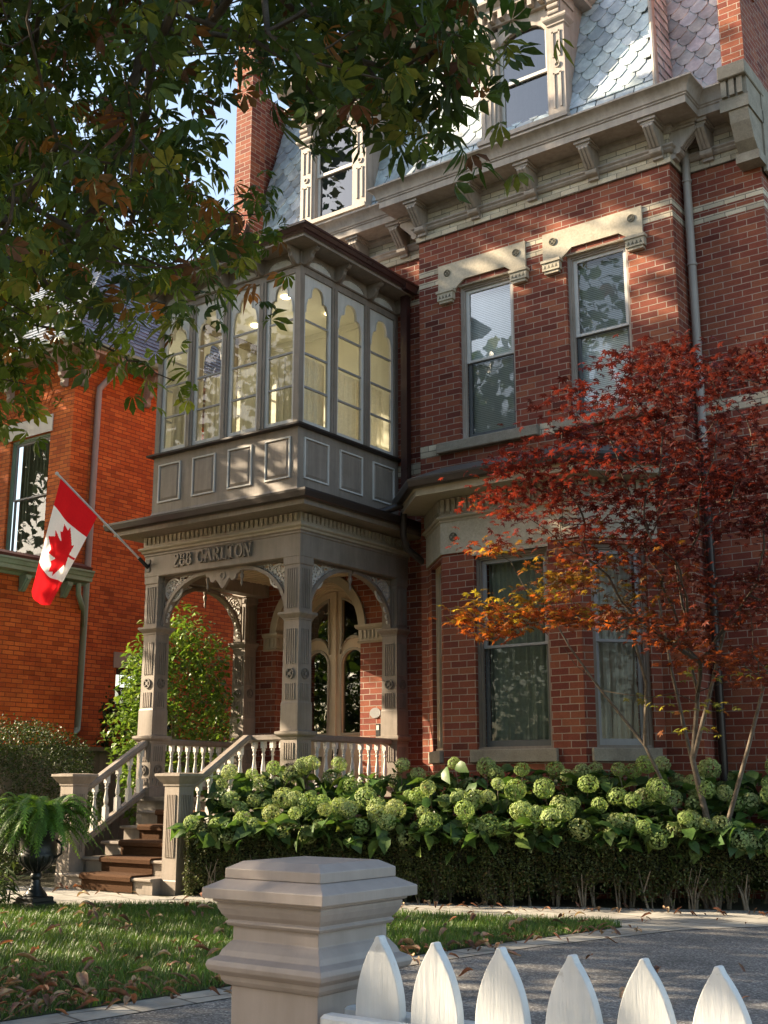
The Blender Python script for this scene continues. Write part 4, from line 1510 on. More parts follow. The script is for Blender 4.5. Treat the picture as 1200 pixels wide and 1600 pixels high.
# apron body and base skirt
sr.sweep([(-.10, 4.42), (.10, 4.42), (.10, 4.445), (.055, 4.50), (.02, 4.52), (0, 4.56), (0, 5.30), (-.10, 5.30)], spth)
zS, zH = 5.37, 7.30
def posts(p0, u, L, n, ea=0.0, eb=0.0):
    st = len(sr.v)
    pitch = L / n
    for k in range(n + 1):
        c = k * pitch
        if k in (0,): a, b = ea, max(.085, ea)
        elif k == n: a, b = min(L - .085, L - eb), L - eb
        else: a, b = c - .055, c + .055
        if b - a > .001: sr.box(a, b, 0, .10 if k not in (0, n) else .085, 5.30, 7.40)
        if 0 < k < n: sr.box(c - .018, c + .018, -.012, 0, zS, zH)
    sr.box(.086, L - .086, .001, .10, zH + .0, 7.399)
    sr.xform(frame_of(p0, u), st)
posts((SX0, SY), (1, 0), SX1 - SX0, 4)
posts((SX1, SY), (0, 1), YM - SY, 3, .0851, 0)
posts((SX0, YM), (0, -1), YM - SY, 3, 0, .0851)
sr.sweep([(-.10, 7.40), (.008, 7.40), (.008, 7.58), (-.10, 7.58)], spth)
sr.sweep([(0, 7.385), (.02, 7.385), (.03, 7.40), (.008, 7.405), (0, 7.405)], spth)
sun_room = sr.build('sunroom', M['taupe_s'] if 'taupe_s' in M else M['taupe'], house)
ss = MB(); ss.sweep([(-.10, 5.302), (.055, 5.302), (.075, 5.312), (.075, 5.335), (.01, 5.36), (-.10, 5.365)], spth)
ss.build('sunroom_sill', M['gutter'], sun_room)
rfs = MB(); rfs.sweep([(-.1, 7.582), (.28, 7.582), (.28, 7.615), (.30, 7.622), (-.1, 7.65)], spth); rfs.build('eave_board', M['taupe'], sun_room)
gts = MB(); gts.sweep([(.25, 7.62), (.30, 7.62), (.315, 7.645), (.33, 7.655), (.35, 7.70), (.36, 7.705), (.36, 7.735), (.25, 7.735)], spth)
gts.build('eave_gutter', M['gutter_r'], sun_room)
rr_ = MB(); rr_.sweep([(-.12, 7.65), (.34, 7.735), (.34, 7.745), (-.12, 7.84)], spth); rr_.box(SX0 + .1, SX1 - .1, SY + .1, YM, 7.70, 7.82)
rr_.build('sunroom_roof', M['cornice'], sun_room)


def sun_window(p0, u, s0, s1, parent):
    T = frame_of(p0, u)
    y0, y1 = .025, .060
    st_ = .045
    m = MB()
    m.box(s0, s0 + st_, y0, y1, zS, zH); m.box(s1 - st_, s1, y0, y1, zS, zH); m.box(s0 + st_, s1 - st_, y0, y1, zS, zS + .05)
    a, b = s0 + st_, s1 - st_
    c = (a + b) / 2; hw = (b - a) / 2
    # cusped head cut into the top board
    cur = []
    prof = [(1.0, 6.80), (.99, 6.86), (.95, 6.92), (.88, 6.97), (.78, 7.005), (.68, 7.02), (.60, 7.015), (.56, 7.03), (.54, 7.06), (.53, 7.10), (.47, 7.14), (.36, 7.175), (.2, 7.195), (0, 7.20)]
    if hw < .16: pass
    prof = [(p[0] * 1.0, p[1]) for p in prof]
    pl = [(c - hw * p[0], p[1]) for p in prof] + [(c + hw * p[0], p[1]) for p in reversed(prof[:-1])]
    poly = [(a, zH), (a, 6.80)] + pl[1:-1] + [(b, 6.80), (b, zH)]
    plate(m, [poly], y0, y1)
    # narrow lip round the cusps
    for k in range(len(pl) - 1):
        m.bar((pl[k][0], y0 - .004, pl[k][1]), (pl[k + 1][0], y0 - .004, pl[k + 1][1]), .016, .012, (0, 1, 0))
    m.xform(T)
    so = m.build('sunroom_window', M['pale'], parent)
    for z in (5.845, 6.275, 6.705):
        mu = MB(); mu.box(a, b, y0 + .004, y1 - .004, z - .012, z + .012); mu.xform(T); mu.build('glazing_bar', M['sash'], so)
    g = MB(); g.add([(a, .045, zS + .04), (b, .045, zS + .04), (b, .045, 7.21), (a, .045, 7.21)], [(0, 1, 2, 3)]); g.xform(T)
    g.build('pane', M['glass_s'], so)


def raised_panel(p0, u, s0, s1, z0, z1, parent):
    T = frame_of(p0, u)
    m = MB()
    w_ = .018
    for (a, b, c, d) in ((s0, s1, z0, z0 + w_), (s0, s1, z1 - w_, z1), (s0, s0 + w_, z0 + w_, z1 - w_), (s1 - w_, s1, z0 + w_, z1 - w_)):
        m.box(a, b, -.020, .001, c, d)
    m.xform(T); po_ = m.build('panel_moulding', M['pale'], parent)
    i = MB(); q = .030; e = .028
    V = [(s0 + q, -.001, z0 + q), (s1 - q, -.001, z0 + q), (s1 - q, -.001, z1 - q), (s0 + q, -.001, z1 - q), (s0 + q + e, -.014, z0 + q + e), (s1 - q - e, -.014, z0 + q + e), (s1 - q - e, -.014, z1 - q - e), (s0 + q + e, -.014, z1 - q - e)]
    i.add(V, [(4, 5, 6, 7), (0, 1, 5, 4), (1, 2, 6, 5), (2, 3, 7, 6), (3, 0, 4, 7)]); i.xform(T)
    i.build('raised_panel', M['taupe'], po_)


def scroll(p0, u, s, parent):
    m = MB(); h_ = .032
    out = .23
    prof = [(.0, 7.58), (-out, 7.58), (-out - .01, 7.555), (-out + .02, 7.53), (-out + .055, 7.525), (-out + .08, 7.50), (-out + .085, 7.46), (-.10, 7.41), (-.06, 7.385), (-.03, 7.385), (-.008, 7.40)]
    m.prism(prof, 'x', s - h_, s + h_)
    for sg in (-1, 1):
        m.prism([(p[0] - .006, p[1] + (.003 if p[1] > 7.5 else -.005)) for p in prof[1:-1]], 'x', s + sg * h_ * .62 - .009, s + sg * h_ * .62 + .009)
    m.xform(frame_of(p0, u)); m.build('eave_bracket', M['taupe'], parent)


def fan(p0, u, s, w_, parent):
    m = MB(); n = 14; z0 = 7.405; hh = .10
    st = 0
    # hood moulding and fluted shell
    for k in range(n):
        t0, t1 = math.pi * k / n, math.pi * (k + 1) / n
        q = [(s + (w_ + e) * math.cos(t), z0 + (hh + e) * math.sin(t)) for e, t in ((.022, t0), (.022, t1), (0, t1), (0, t0))]
        m.prism(q, 'y', -.024, -.007)
    m.xform(frame_of(p0, u)); f = m.build('fan_hood', M['taupe'], parent)
    m = MB()
    V = [(s, -.012, z0)]
    for k in range(2 * n + 1):
        t = math.pi * k / (2 * n); V.append((s + w_ * math.cos(t), -.010 - (.008 if k % 2 else 0), z0 + hh * math.sin(t)))
    m.add(V, [(0, i, i + 1) for i in range(1, 2 * n + 1)]); m.xform(frame_of(p0, u)); m.build('fan_shell', M['pale'], f)


for p0, u, L, n in (((SX0, SY), (1, 0), SX1 - SX0, 4), ((SX1, SY), (0, 1), YM - SY, 3), ((SX0, YM), (0, -1), YM - SY, 3)):
    pt = L / n
    for k in range(n):
        a = k * pt + (.085 if k == 0 else .055); b = (k + 1) * pt - (.085 if k == n - 1 else .055)
        sun_window(p0, u, a, b, sun_room)
        raised_panel(p0, u, k * pt + .11, (k + 1) * pt - .11, 4.68, 5.19, sun_room)
        fan(p0, u, (a + b) / 2, (b - a) * .40, sun_room)
    for k in range(n + 1):
        s = min(max(k * pt, .045), L - .045)
        scroll(p0, u, s, sun_room)
# inside: cream ceiling, back wall, floor and half height curtains
ri = MB()
ri.box(SX0 + .11, SX1 - .11, SY + .11, YM - .06, 7.42, 7.44)
ri.box(SX0 + .11, SX1 - .11, YM - .06, YM - .03, 5.3, 7.44)
ri.box(SX0 + .11, SX1 - .11, SY + .11, YM - .06, 5.25, 5.28)
# picture rail and cornice of the room
ri.box(SX0 + .12, SX1 - .12, YM - .10, YM - .06, 7.34, 7.42)
ri.build('sunroom_interior', M['room'], sun_room)
cu = MB()
def cafe(p0, u, L, z0, z1):
    n_ = int(L / .018); V = []
    for z in (z0, z1):
        for k in range(n_ + 1):
            s = L * k / n_
            V.append((s, .17 + .016 * math.sin(k * .95 + 1.5 * math.sin(k * .17)) + .01 * math.sin(k * 2.7), z + (.01 * math.sin(k * .4))))
    st = len(cu.v)
    Fq = [(k, k + 1, n_ + 2 + k, n_ + 1 + k) for k in range(n_) if (k % 34) not in (31, 32, 33)]
    cu.add(V, Fq); cu.xform(frame_of(p0, u), st)
cafe((SX0 + .12, SY), (1, 0), SX1 - SX0 - .24, 5.30, 6.30)
cafe((SX1, SY + .14), (0, 1), YM - SY - .25, 5.30, 6.30)
cu.build('cafe_curtain', M['curtain'], sun_room, smooth=60)
m, nt_, b_ = mat('ceiling_lamp_glow')
b_.inputs['Emission Color'].default_value = (1, .78, .40, 1); b_.inputs['Emission Strength'].default_value = 3
M['lamp'] = m
lm = MB()
for x_, y_ in ((-9.6, 10.9), (-10.6, 11.4), (-9.5, 11.7)): lm.lathe([(.06, 7.40), (.07, 7.418)], x_, y_, 14)
lm.build('ceiling_lamp', M['lamp'], sun_room)
ld = bpy.data.lights.new('sunroom_lamp', 'POINT'); ld.energy = 3.2; ld.color = (1, .88, .64); ld.shadow_soft_size = .25
lo = bpy.data.objects.new('sunroom_lamp', ld); COL.objects.link(lo); lo.location = (-10.0, 11.1, 6.6)

# rain pipes in the corner between sunroom, porch and bay
dp = MB()
dp.box(-8.60, -8.50, YM - .15, YM - .06, 4.62, 7.62)
dp.box(-8.70, -8.40, YM - .30, YM - .04, 7.60, 7.72)
dp.build('downspout', M['gutter_r'], house)
dp = MB()
dp.tube([(-8.20, 11.6, 4.42), (-8.22, 11.62, 4.15), (-8.22, 11.7, 3.98), (-8.1, 11.95, 3.80), (-8.05, 12.15, 3.76)], .045, 10)
dp.build('downspout', M['gutter'], house, smooth=50); dp = MB()
dp.tube([(-8.60, 11.15, 4.36), (-8.35, 11.35, 4.40), (-8.12, 11.55, 4.52)], .05, 10)
dp.build('downspout', M['gutter'], house, smooth=50)
# ================================================================ neighbouring house
nb = empty('orange_brick_house', (-18.5, 13.5, 0))
tag(nb, 'orange painted brick house, brightened in colour for bounced light, with sage green trim, left of the porch', 'house')
NX, NY, WX, WY = -16.12, 12.70, -15.45, 12.58
nw = MB()
NW = (-17.86, -16.72, 5.0, 7.28)
wall(nw, (0, NY), (1, 0), -23, NX, 0, 8.62, [NW], .14)
NSW = (13.98, 14.74, 2.42, 3.12)
wall(nw, (NX, 0), (0, 1), NY, 21, 0, 8.62, [NSW], .14)
wall(nw, (WX, 0), (0, 1), 10.75, WY, 0, 4.42)
wall(nw, (0, 10.75), (1, 0), -23, WX, 0, 4.42)
nw.add([(WX, WY, 0), (NX, WY, 0), (NX, WY, 4.42), (WX, WY, 4.42)], [(0, 1, 2, 3)])
# pilaster strip beside the rain pipe
wall(nw, (NX + .05, 0), (0, 1), 14.9, 15.3, 0, 8.4)
# arch of bricks over the upper window
for k in range(17):
    a = R(35 + k * 6.9); c = ((NW[0] + NW[1]) / 2, 7.0)
    q = [(c[0] + r * math.cos(t), c[1] + r * math.sin(t)) for r, t in ((.92, a - .045), (.92, a + .045), (1.22, a + .045), (1.22, a - .045))]
    if q[0][1] > 7.64: nw.prism(q, 'y', NY - .010, NY + .01)
nw.build('wall', M['nbrick'], nb)
window(nb, (0, NY), (1, 0), *NW, inset=.05, cas='green', up='sash', lo='sash', blind='curtain_g', mid=6.15)
window(nb, (NX, 0), (0, 1), *NSW, inset=.10, cas='dsash', up='dsash', lo='dsash')
ns = MB()
ns.box(NW[0] - .12, NW[1] + .06, NY - .02, NY + .05, 7.285, 7.60)
ns.box(NW[0] - .1, NW[1] + .1, NY - .07, NY + .12, 4.86, 4.995)
ns.build('lintel', M['stone_w'] if 'stone_w' in M else M['pale'], nb)
ns = MB(); ns.box(NX - .05, NX + .02, 13.90, 14.82, 3.125, 3.40)
ns.bevbox(NX - .05, NX + .07, 13.86, 14.86, 2.27, 2.415, .006)
ns.build('side_lintel', M['tan_s'], nb)
ig = MB()
for k in range(6):
    y = 14.04 + k * .128
    ig.tube([(NX + .03, y, 2.46), (NX + .03, y, 3.0)], .008, 6)
    ig.tube([(NX + .03, y + .064 + .05 * math.cos(t), 2.57 + .10 * math.sin(t)) for t in [2 * math.pi * q / 10 for q in range(11)]], .006, 5)
for z in (2.48, 2.78): ig.tube([(NX + .03, 13.99, z), (NX + .03, 14.73, z)], .008, 6)
ig.build('window_grille', M['iron'], nb)
# wing cornice in green with brackets and flat roof edge
wp_ = [(-23, 10.75), (WX, 10.75), (WX, WY + .02)]
wc = MB()
wc.sweep([(0, 4.33), (.04, 4.33), (.06, 4.37), (.22, 4.385), (.22, 4.45), (.24, 4.46), (.26, 4.52), (.28, 4.53), (.28, 4.56), (0, 4.60)], wp_)
wing_c = wc.build('wing_cornice', M['green'], nb)
we = MB(); we.sweep([(-.05, 4.60), (.20, 4.565), (.22, 4.62), (-.05, 4.72)], wp_); we.box(-23, WX - .05, 10.8, WY, 4.55, 4.64)
M['oxide'] = paint_mat('oxide_brown_paint', (.10, .042, .032), rough=.5)
we.build('wing_roof', M['oxide'], nb)
for y in (11.36, 12.17):
    b = MB()
    b.prism([(-.02, 4.33), (-.20, 4.33), (-.20, 4.28), (-.07, 4.10), (-.02, 4.08)], 'x', y - .05, y + .05)
    b.prism([(-.21, 4.30), (-.215, 4.26), (-.08, 4.085), (-.06, 4.10)], 'x', y - .03, y + .03)
    b.xform(frame_of((WX, 0), (0, 1))); b.build('wing_bracket', M['green'], wing_c)
# main eave, gutter, scrolled brackets and slate hip roof
npth = [(-23, NY), (NX, NY), (NX, 21)]
ne = MB(); ne.sweep([(0, 8.60), (.42, 8.60), (.42, 8.68), (0, 8.72)], npth)
ne.build('eave_board', M['cornice'], nb)
ng = MB(); ng.sweep([(.40, 8.66), (.47, 8.665), (.50, 8.70), (.50, 8.76), (.40, 8.76)], npth); ng.build('eave_gutter', M['green'], nb)
def fancy(p0, u, s):
    m = MB()
    pr_ = [(0, 8.60), (-.36, 8.60), (-.38, 8.55), (-.35, 8.50), (-.30, 8.47), (-.24, 8.46), (-.20, 8.43), (-.17, 8.38), (-.16, 8.32), (-.18, 8.27), (-.17, 8.22), (-.12, 8.19), (-.10, 8.13), (-.12, 8.08), (-.09, 8.04), (-.04, 8.03), (0, 8.05)]
    m.prism(pr_, 'x', s - .045, s + .045)
    for c, r in (((-.26, 8.54), .05), ((-.09, 8.30), .045), ((-.07, 8.12), .03)):
        q = [(c[0] + r * math.cos(t), c[1] + r * math.sin(t)) for t in [2 * math.pi * k / 12 for k in range(12)]]
        m.prism(q, 'x', s - .058, s + .058)
    m.xform(frame_of(p0, u)); m.build('eave_bracket', M['cornice'], nb)
for s in (-18.5, -17.9, -16.35): fancy((0, NY), (1, 0), s)
for s in (12.86, 14.35, 15.9): fancy((NX, 0), (0, 1), s)
rv = Vector((-1, 0, 1.15)).normalized()
slates(nb, ((NX + .46, NY - .46, 8.76), (0, 1, 0), rv), [(0, 0), (9, 0), (6.2, 4.6), (2.8, 4.6)], 'slate_roof_side', hexes=False, sw=.26, sh=.17, col=(.16, .19, .23))
rv = Vector((0, 1, 1.15)).normalized()
slates(nb, ((-23, NY - .46, 8.76), (1, 0, 0), rv), [(0, 0), (7.34, 0), (4.54, 4.6), (0, 4.6)], 'slate_roof_front', hexes=False, sw=.26, sh=.17, col=(.16, .19, .23))
hr = MB(); k = 4.6 / math.sqrt(1 + 1.15 ** 2)
hr.bar((NX + .46, NY - .46, 8.80), (NX + .46 - k, NY - .46 + k, 8.80 + 1.15 * k), .14, .05, (0, 0, 1)); hr.build('hip_flashing', M['pipe'], nb)
# rain pipes
dp = MB()
gx = NX + .09
dp.tube([(gx + .30, 13.42, 8.66), (gx + .28, 13.40, 8.50), (gx, 13.18, 8.08), (gx, 13.17, 7.9), (gx, 13.14, 4.55)], .056, 12)
dp.build('downspout', M['pipe'], nb, smooth=40)
dp = MB()
dp.tube([(gx, 13.14, 4.55), (gx, 13.12, 2.20), (gx + .02, 13.10, 2.02), (gx + .1, 12.9, 1.90), (gx + .15, 12.62, 1.78)], .056, 12)
dp.build('downspout', M['green'], nb, smooth=40); dp = MB()
dp.tube([(WX + .14, 12.38, 4.34), (WX + .13, 12.40, 4.16), (WX + .05, 12.56, 3.98), (gx + .0, 13.10, 3.78)], .045, 10)
dp.build('downspout', M['green'], nb, smooth=40)

# ---------------------------------------------------------------- board fence between the houses
bf = empty('board_fence', (-14.1, 11.8, 0)); tag(bf, 'plain tan board fence between the orange house and the porch', 'fence')
for k in range(34):
    y = 9.8 + k * .15
    b = MB(); b.bevbox(-14.03, -14.0, y + .003, y + .147, .02, 1.60 + .0, .004); bo = b.build('board', M['taupe'], bf)
b = MB(); b.box(-14.06, -13.96, 9.8, 14.9, 1.60, 1.66); b.build('cap_rail', M['taupe'], bf)

# ================================================================ ground
def zg(x, y):
    t = min(max((3.55 - y) / 1.1, 0), 1); t = t * t * (3 - 2 * t)
    return -.36 * t


def sheet(name, poly, m, dz, kind='structure', sub=.35):
    mb = MB()
    tris = tessellate_polygon([[Vector((p[0], p[1], 0)) for p in poly]])
    import bmesh
    bm = bmesh.new()
    vs_ = [bm.verts.new((p[0], p[1], 0)) for p in poly]
    for t in tris:
        try: bm.faces.new([vs_[i] for i in t])
        except Exception: pass
    ys = [2.4 + .1 * k for k in range(13)]
    for yy in ys:
        bmesh.ops.bisect_plane(bm, geom=bm.verts[:] + bm.edges[:] + bm.faces[:], plane_co=(0, yy, 0), plane_no=(0, 1, 0))
    for v in bm.verts: v.co.z = zg(v.co.x, v.co.y) + dz
    bmesh.ops.recalc_face_normals(bm, faces=bm.faces)
    me = bpy.data.meshes.new(name); bm.to_mesh(me); bm.free(); me.materials.append(m)
    if me.polygons and me.polygons[0].normal.z < 0: me.flip_normals()
    o = bpy.data.objects.new(name, me); COL.objects.link(o); o['kind'] = kind
    return o


def soil_mat():
    m, nt, b = mat('soil_and_turf')
    g = N(nt, 'ShaderNodeNewGeometry')
    n1 = noise(nt, g.outputs['Position'], 2.0, 6, .7)
    r1 = ramp(nt, [(.35, (.045, .035, .022)), (.6, (.06, .06, .025)), (.75, (.05, .075, .02))]); nt.links.new(n1.outputs[0], r1.inputs[0])
    nt.links.new(r1.outputs[0], b.inputs['Base Color']); b.inputs['Roughness'].default_value = .95
    n2 = noise(nt, g.outputs['Position'], 30, 5); bump(nt, b, n2.outputs[0], .8, .02)
    return m


def asphalt_mat():
    m, nt, b = mat('worn_asphalt')
    g = N(nt, 'ShaderNodeNewGeometry'); P = g.outputs['Position']
    v = N(nt, 'ShaderNodeTexVoronoi'); v.inputs['Scale'].default_value = 95; nt.links.new(P, v.inputs['Vector'])
    r0 = ramp(nt, [(0, (.075, .072, .070)), (.45, (.115, .11, .107)), (.72, (.18, .17, .165)), (1, (.34, .33, .31))])
    sp = N(nt, 'ShaderNodeSeparateColor'); nt.links.new(v.outputs['Color'], sp.inputs[0]); nt.links.new(sp.outputs[0], r0.inputs[0])
    n1 = noise(nt, P, 1.4, 6, .7); r1 = ramp(nt, [(.3, (.62,) * 3), (.7, (1.25,) * 3)]); nt.links.new(n1.outputs[0], r1.inputs[0])
    c = mix(nt, 'MULTIPLY', 1, r0.outputs[0], r1.outputs[0])
    nt.links.new(c, b.inputs['Base Color']); b.inputs['Roughness'].default_value = .85
    n2 = noise(nt, P, 160, 3)
    bump(nt, b, v.outputs['Distance'], .6, .004)
    return m


def flag_mat(name, ca, cb, size=2.2, joint=(.10, .09, .075)):
    m, nt, b = mat(name)
    g = N(nt, 'ShaderNodeNewGeometry'); P = g.outputs['Position']
    mp = N(nt, 'ShaderNodeMapping'); mp.inputs['Rotation'].default_value = (0, 0, R(15)); nt.links.new(P, mp.inputs[0])
    nw_ = noise(nt, mp.outputs[0], 3, 3)
    wv = N(nt, 'ShaderNodeVectorMath', operation='MULTIPLY_ADD'); nt.links.new(nw_.outputs['Color'], wv.inputs[0]); wv.inputs[1].default_value = (.05, .05, 0); nt.links.new(mp.outputs[0], wv.inputs[2])
    br = N(nt, 'ShaderNodeTexBrick'); br.offset = .37; br.inputs['Scale'].default_value = 1; br.inputs['Brick Width'].default_value = .52; br.inputs['Row Height'].default_value = .34
    br.inputs['Mortar Size'].default_value = .010; br.inputs['Mortar Smooth'].default_value = .3
    br.inputs['Color1'].default_value = (*ca, 1); br.inputs['Color2'].default_value = (*cb, 1); br.inputs['Mortar'].default_value = (*joint, 1)
    nt.links.new(wv.outputs[0], br.inputs['Vector'])
    n1 = noise(nt, P, 5, 6, .7); r1 = ramp(nt, [(.3, (.75,) * 3), (.7, (1.15,) * 3)]); nt.links.new(n1.outputs[0], r1.inputs[0])
    c = mix(nt, 'MULTIPLY', 1, br.outputs['Color'], r1.outputs[0])
    nt.links.new(c, b.inputs['Base Color']); b.inputs['Roughness'].default_value = .85
    inv = N(nt, 'ShaderNodeMath', operation='MULTIPLY_ADD'); nt.links.new(br.outputs['Fac'], inv.inputs[0]); inv.inputs[1].default_value = -1; nt.links.new(n1.outputs[0], inv.inputs[2])
    bump(nt, b, inv.outputs[0], .6, .01)
    return m


M['soil'] = soil_mat(); M['asphalt'] = asphalt_mat()
M['flags'] = flag_mat('flagstones', (.26, .245, .22), (.36, .34, .30))
M['turf'] = stone_mat('turf_base', (.02, .030, .010), (.045, .065, .018), scale=8, bs=.8)
sheet('ground', [(-400, 3.6), (400, 3.6), (400, 400), (-400, 400)], M['soil'], -.004)
sheet('ground', [(-400, 1.0), (400, 1.0), (400, 3.6), (-400, 3.6)], M['soil'], -.004)
sheet('ground', [(-400, -400), (400, -400), (400, -2.2), (-400, -2.2)], M['soil'], -.004)
sheet('pavement', [(-60, -1.6), (60, -1.6), (60, 1.0), (-60, 1.0)], stone_mat('concrete_pavement', (.28, .27, .25), (.40, .385, .36), scale=2), 0.0)
sheet('road', [(-60, -12), (60, -12), (60, -1.6), (-60, -1.6)], M['asphalt'], -.12)
LAWN = [(-11.5, 3.62), (-5.17, 3.62), (-4.95, 5.23), (-4.82, 6.70), (-4.62, 7.84), (-4.34, 9.18), (-4.62, 9.50), (-6.43, 8.95), (-8.34, 8.42), (-9.77, 7.2), (-11.5, 5.6)]
sheet('driveway', [(-4.95, 1.02), (1.5, 1.02), (1.5, 14), (-3.0, 14), (-3.3, 10.1), (-3.9, 9.3), (-4.33, 7.84), (-4.55, 6.70), (-4.66, 5.23), (-4.9, 3.62)], M['asphalt'], .004)
sheet('path', [(-13, 5.0), (-11.5, 5.6), (-9.77, 7.2), (-8.34, 8.42), (-6.43, 8.95), (-4.62, 9.50), (-4.34, 9.18), (-4.62, 7.84), (-4.82, 6.70), (-4.95, 5.23), (-5.17, 3.62), (-4.9, 3.62), (-4.66, 5.23), (-4.55, 6.70), (-4.33, 7.84), (-3.9, 9.3), (-3.3, 10.1), (-2.9, 11.2), (-3.9, 11.05), (-6.46, 9.85), (-9.2, 9.55), (-9.2, 8.80), (-11.3, 8.80), (-12.0, 8.6), (-13.6, 7.4)], M['flags'], .008)
sheet('lawn', LAWN, M['turf'], .012)

# ================================================================ gate post and picket fence
gp = empty('gate_post', (-2.09, 2.52, -.36)); tag(gp, 'square mushroom grey gate post with moulded double cap, beside the picket fence', 'gate post')
x0, x1, y0, y1 = -2.240, -1.950, 2.385, 2.672
p = MB(); p.rect([(0, -.36), (0, .635), (.012, .640), (.020, .650), (.022, .662), (.034, .668), (.046, .676), (.050, .688), (.046, .700), (.034, .706), (.026, .710), (.020, .724), (.006, .742), (0, .748), (0, .785)], x0, x1, y0, y1)
p.build('shaft', M['post'], gp)
p = MB(); p.rect([(-.01, .78), (.010, .784), (.016, .792), (.010, .799), (.014, .803), (.022, .812), (.030, .828), (.032, .838), (.030, .842), (.040, .846), (.040, .853), (0, .853)], x0, x1, y0, y1)
p.build('neck_moulding', M['post'], gp)
p = MB(); p.rect([(0, .8535), (.060, .8535), (.0605, .8795), (.018, .9015), (0, .902)], x0, x1, y0, y1); p.build('cap', M['post'], gp)
p = MB(); p.rect([(0, .902), (.018, .9025), (.018, .928), (-.015, .946), (-.02, .946)], x0, x1, y0, y1); p.build('cap_top', M['post'], gp)
for n_ in ('cap', 'cap_top', 'shaft', 'neck_moulding'):
    o_ = bpy.data.objects[n_]; bv = o_.modifiers.new('bevel', 'BEVEL'); bv.width = .0018; bv.segments = 2; bv.limit_method = 'ANGLE'

pfn = empty('picket_fence', (-1.0, 2.42, -.36)); tag(pfn, 'low white painted picket fence in the foreground, right of the gate post', 'fence')
def picket(x, ztop, zb=-.30):
    h = .066
    n = 12
    side = []
    Hp = .175
    Rr = (Hp ** 2 + h ** 2) / (2 * h)
    for k in range(n + 1):
        t = k / n
        side.append((max(math.sqrt(Rr ** 2 - (t * Hp) ** 2) - (Rr - h), .005), ztop - Hp + Hp * t))
    side = [(h, zb), (h, ztop - Hp - .06)] + side
    side = [(max(a, .004), b) for a, b in side]
    poly = [(a, b) for a, b in side] + [(-a, b) for a, b in reversed(side)]
    m = MB(); plate(m, [[(a, b) for a, b in poly]], 0, .028)
    o = m.build('picket', M['white'], pfn)
    bv = o.modifiers.new('bevel', 'BEVEL'); bv.width = .003; bv.segments = 2; bv.limit_method = 'ANGLE'; bv.angle_limit = R(40)
    wp = world_of(pfn); o.location = (x - wp.x, 2.40 - wp.y, -wp.z)
    return o
proto = None
for k in range(14):
    x = -1.776 + k * .1692
    zt = .787 + (.004, -.002, 0, -.003, .003, .002)[k % 6]
    if proto is None: proto = picket(x, .787); o = proto
    else:
        o = proto.copy(); COL.objects.link(o)
        wp = world_of(pfn); o.location = (x - wp.x, 2.40 - wp.y, zt - .787 - wp.z)
    o.rotation_euler = (R(random.uniform(-1, 1)), R(random.uniform(-.8, .8)), 0)
r_ = MB(); r_.bevbox(-1.905, .7, 2.428, 2.470, .535, .612, .006); r_.build('rail', M['white'], pfn)
r_ = MB(); r_.bevbox(-1.905, .7, 2.428, 2.470, -.12, -.05, .006); r_.build('rail', M['white'], pfn)
r_ = MB(); r_.bevbox(-1.915, .7, 2.345, 2.395, .53, .604, .008); r_.build('rail', M['white'], pfn)
# short turned stub of the second post behind the fence
# ================================================================ flag
fp = empty('flag', (PX0 + .05, PY, 3.85)); tag(fp, 'red and white maple leaf flag on a slanting pole fixed to the porch corner', 'flag')
A = Vector((PX0 + .06, PY - .03, 3.84)); Bt = Vector((-11.45, 8.85, 4.83))
m = MB(); m.tube([A, Bt], .014, 8); m.build('pole', M['pale'], fp, smooth=50)
m = MB(); m.ico(Bt + (Bt - A).normalized() * .02, .024, 2); m.build('finial', M['pale'], fp, smooth=60)
m = MB(); m.box(A.x - .04, A.x + .04, PY - .012, PY + .001, 3.76, 3.92); m.tube([A + Vector((0, .03, -.02)), A + (Bt - A) * .09], .024, 10); m.build('bracket', M['iron'], fp, smooth=50)
LEAF = [(0, -.50), (.02, -.50), (.018, -.27), (.20, -.30), (.17, -.235), (.40, -.04), (.34, -.01), (.38, .12), (.265, .10), (.24, .155), (.13, .04), (.18, .30), (.10, .26), (0, .44)]
LEAF = LEAF + [(-p[0], p[1]) for p in reversed(LEAF[:-1])]
def in_poly(x, y, P):
    c = False; j = len(P) - 1
    for i in range(len(P)):
        if (P[i][1] > y) != (P[j][1] > y) and x < (P[j][0] - P[i][0]) * (y - P[i][1]) / (P[j][1] - P[i][1]) + P[i][0]: c = not c
        j = i
    return c
fm = MB(); nu, nv = 90, 180
h0 = Bt + (A - Bt) * .03; h1 = Bt + (A - Bt) * .44
P01 = Vector(at(48, 925, 14.35)); P11 = Vector(at(80, 945, 14.75))
V = []
for j in range(nv + 1):
    v = j / nv
    for i in range(nu + 1):
        u = i / nu
        top = h0.lerp(h1, u); bot = P01.lerp(P11, u)
        # the free end gathers into folds
        p_ = top.lerp(bot, v)
        w_ = v ** .8
        p_ = p_ + Vector((.85, -.35, 0)) * (.050 * w_ * math.sin(u * 7.5 + 1.2 + v * 1.5) + .02 * w_ * math.sin(u * 15 - v * 4)) + Vector((0, 0, -.10 * w_ * math.sin(u * math.pi) * (1 - .3 * v)))
        V.append(p_)
Fq = []; mi = []
for j in range(nv):
    for i in range(nu):
        Fq.append((j * (nu + 1) + i, j * (nu + 1) + i + 1, (j + 1) * (nu + 1) + i + 1, (j + 1) * (nu + 1) + i))
        u, v = (i + .5) / nu, (j + .5) / nv
        red = v < .25 or v > .75 or in_poly((v - .5) * 1.75, (.5 - u) * 1.02, LEAF)
        mi.append(0 if red else 1)
fm.v = [tuple(p) for p in V]; fm.f = Fq; fm.m = mi
M['flag_red'] = cloth('red_flag_cloth', (.62, .015, .02), 40, .06, .35); M['flag_white'] = cloth('white_flag_cloth', (.82, .80, .78), 40, .04, .35)
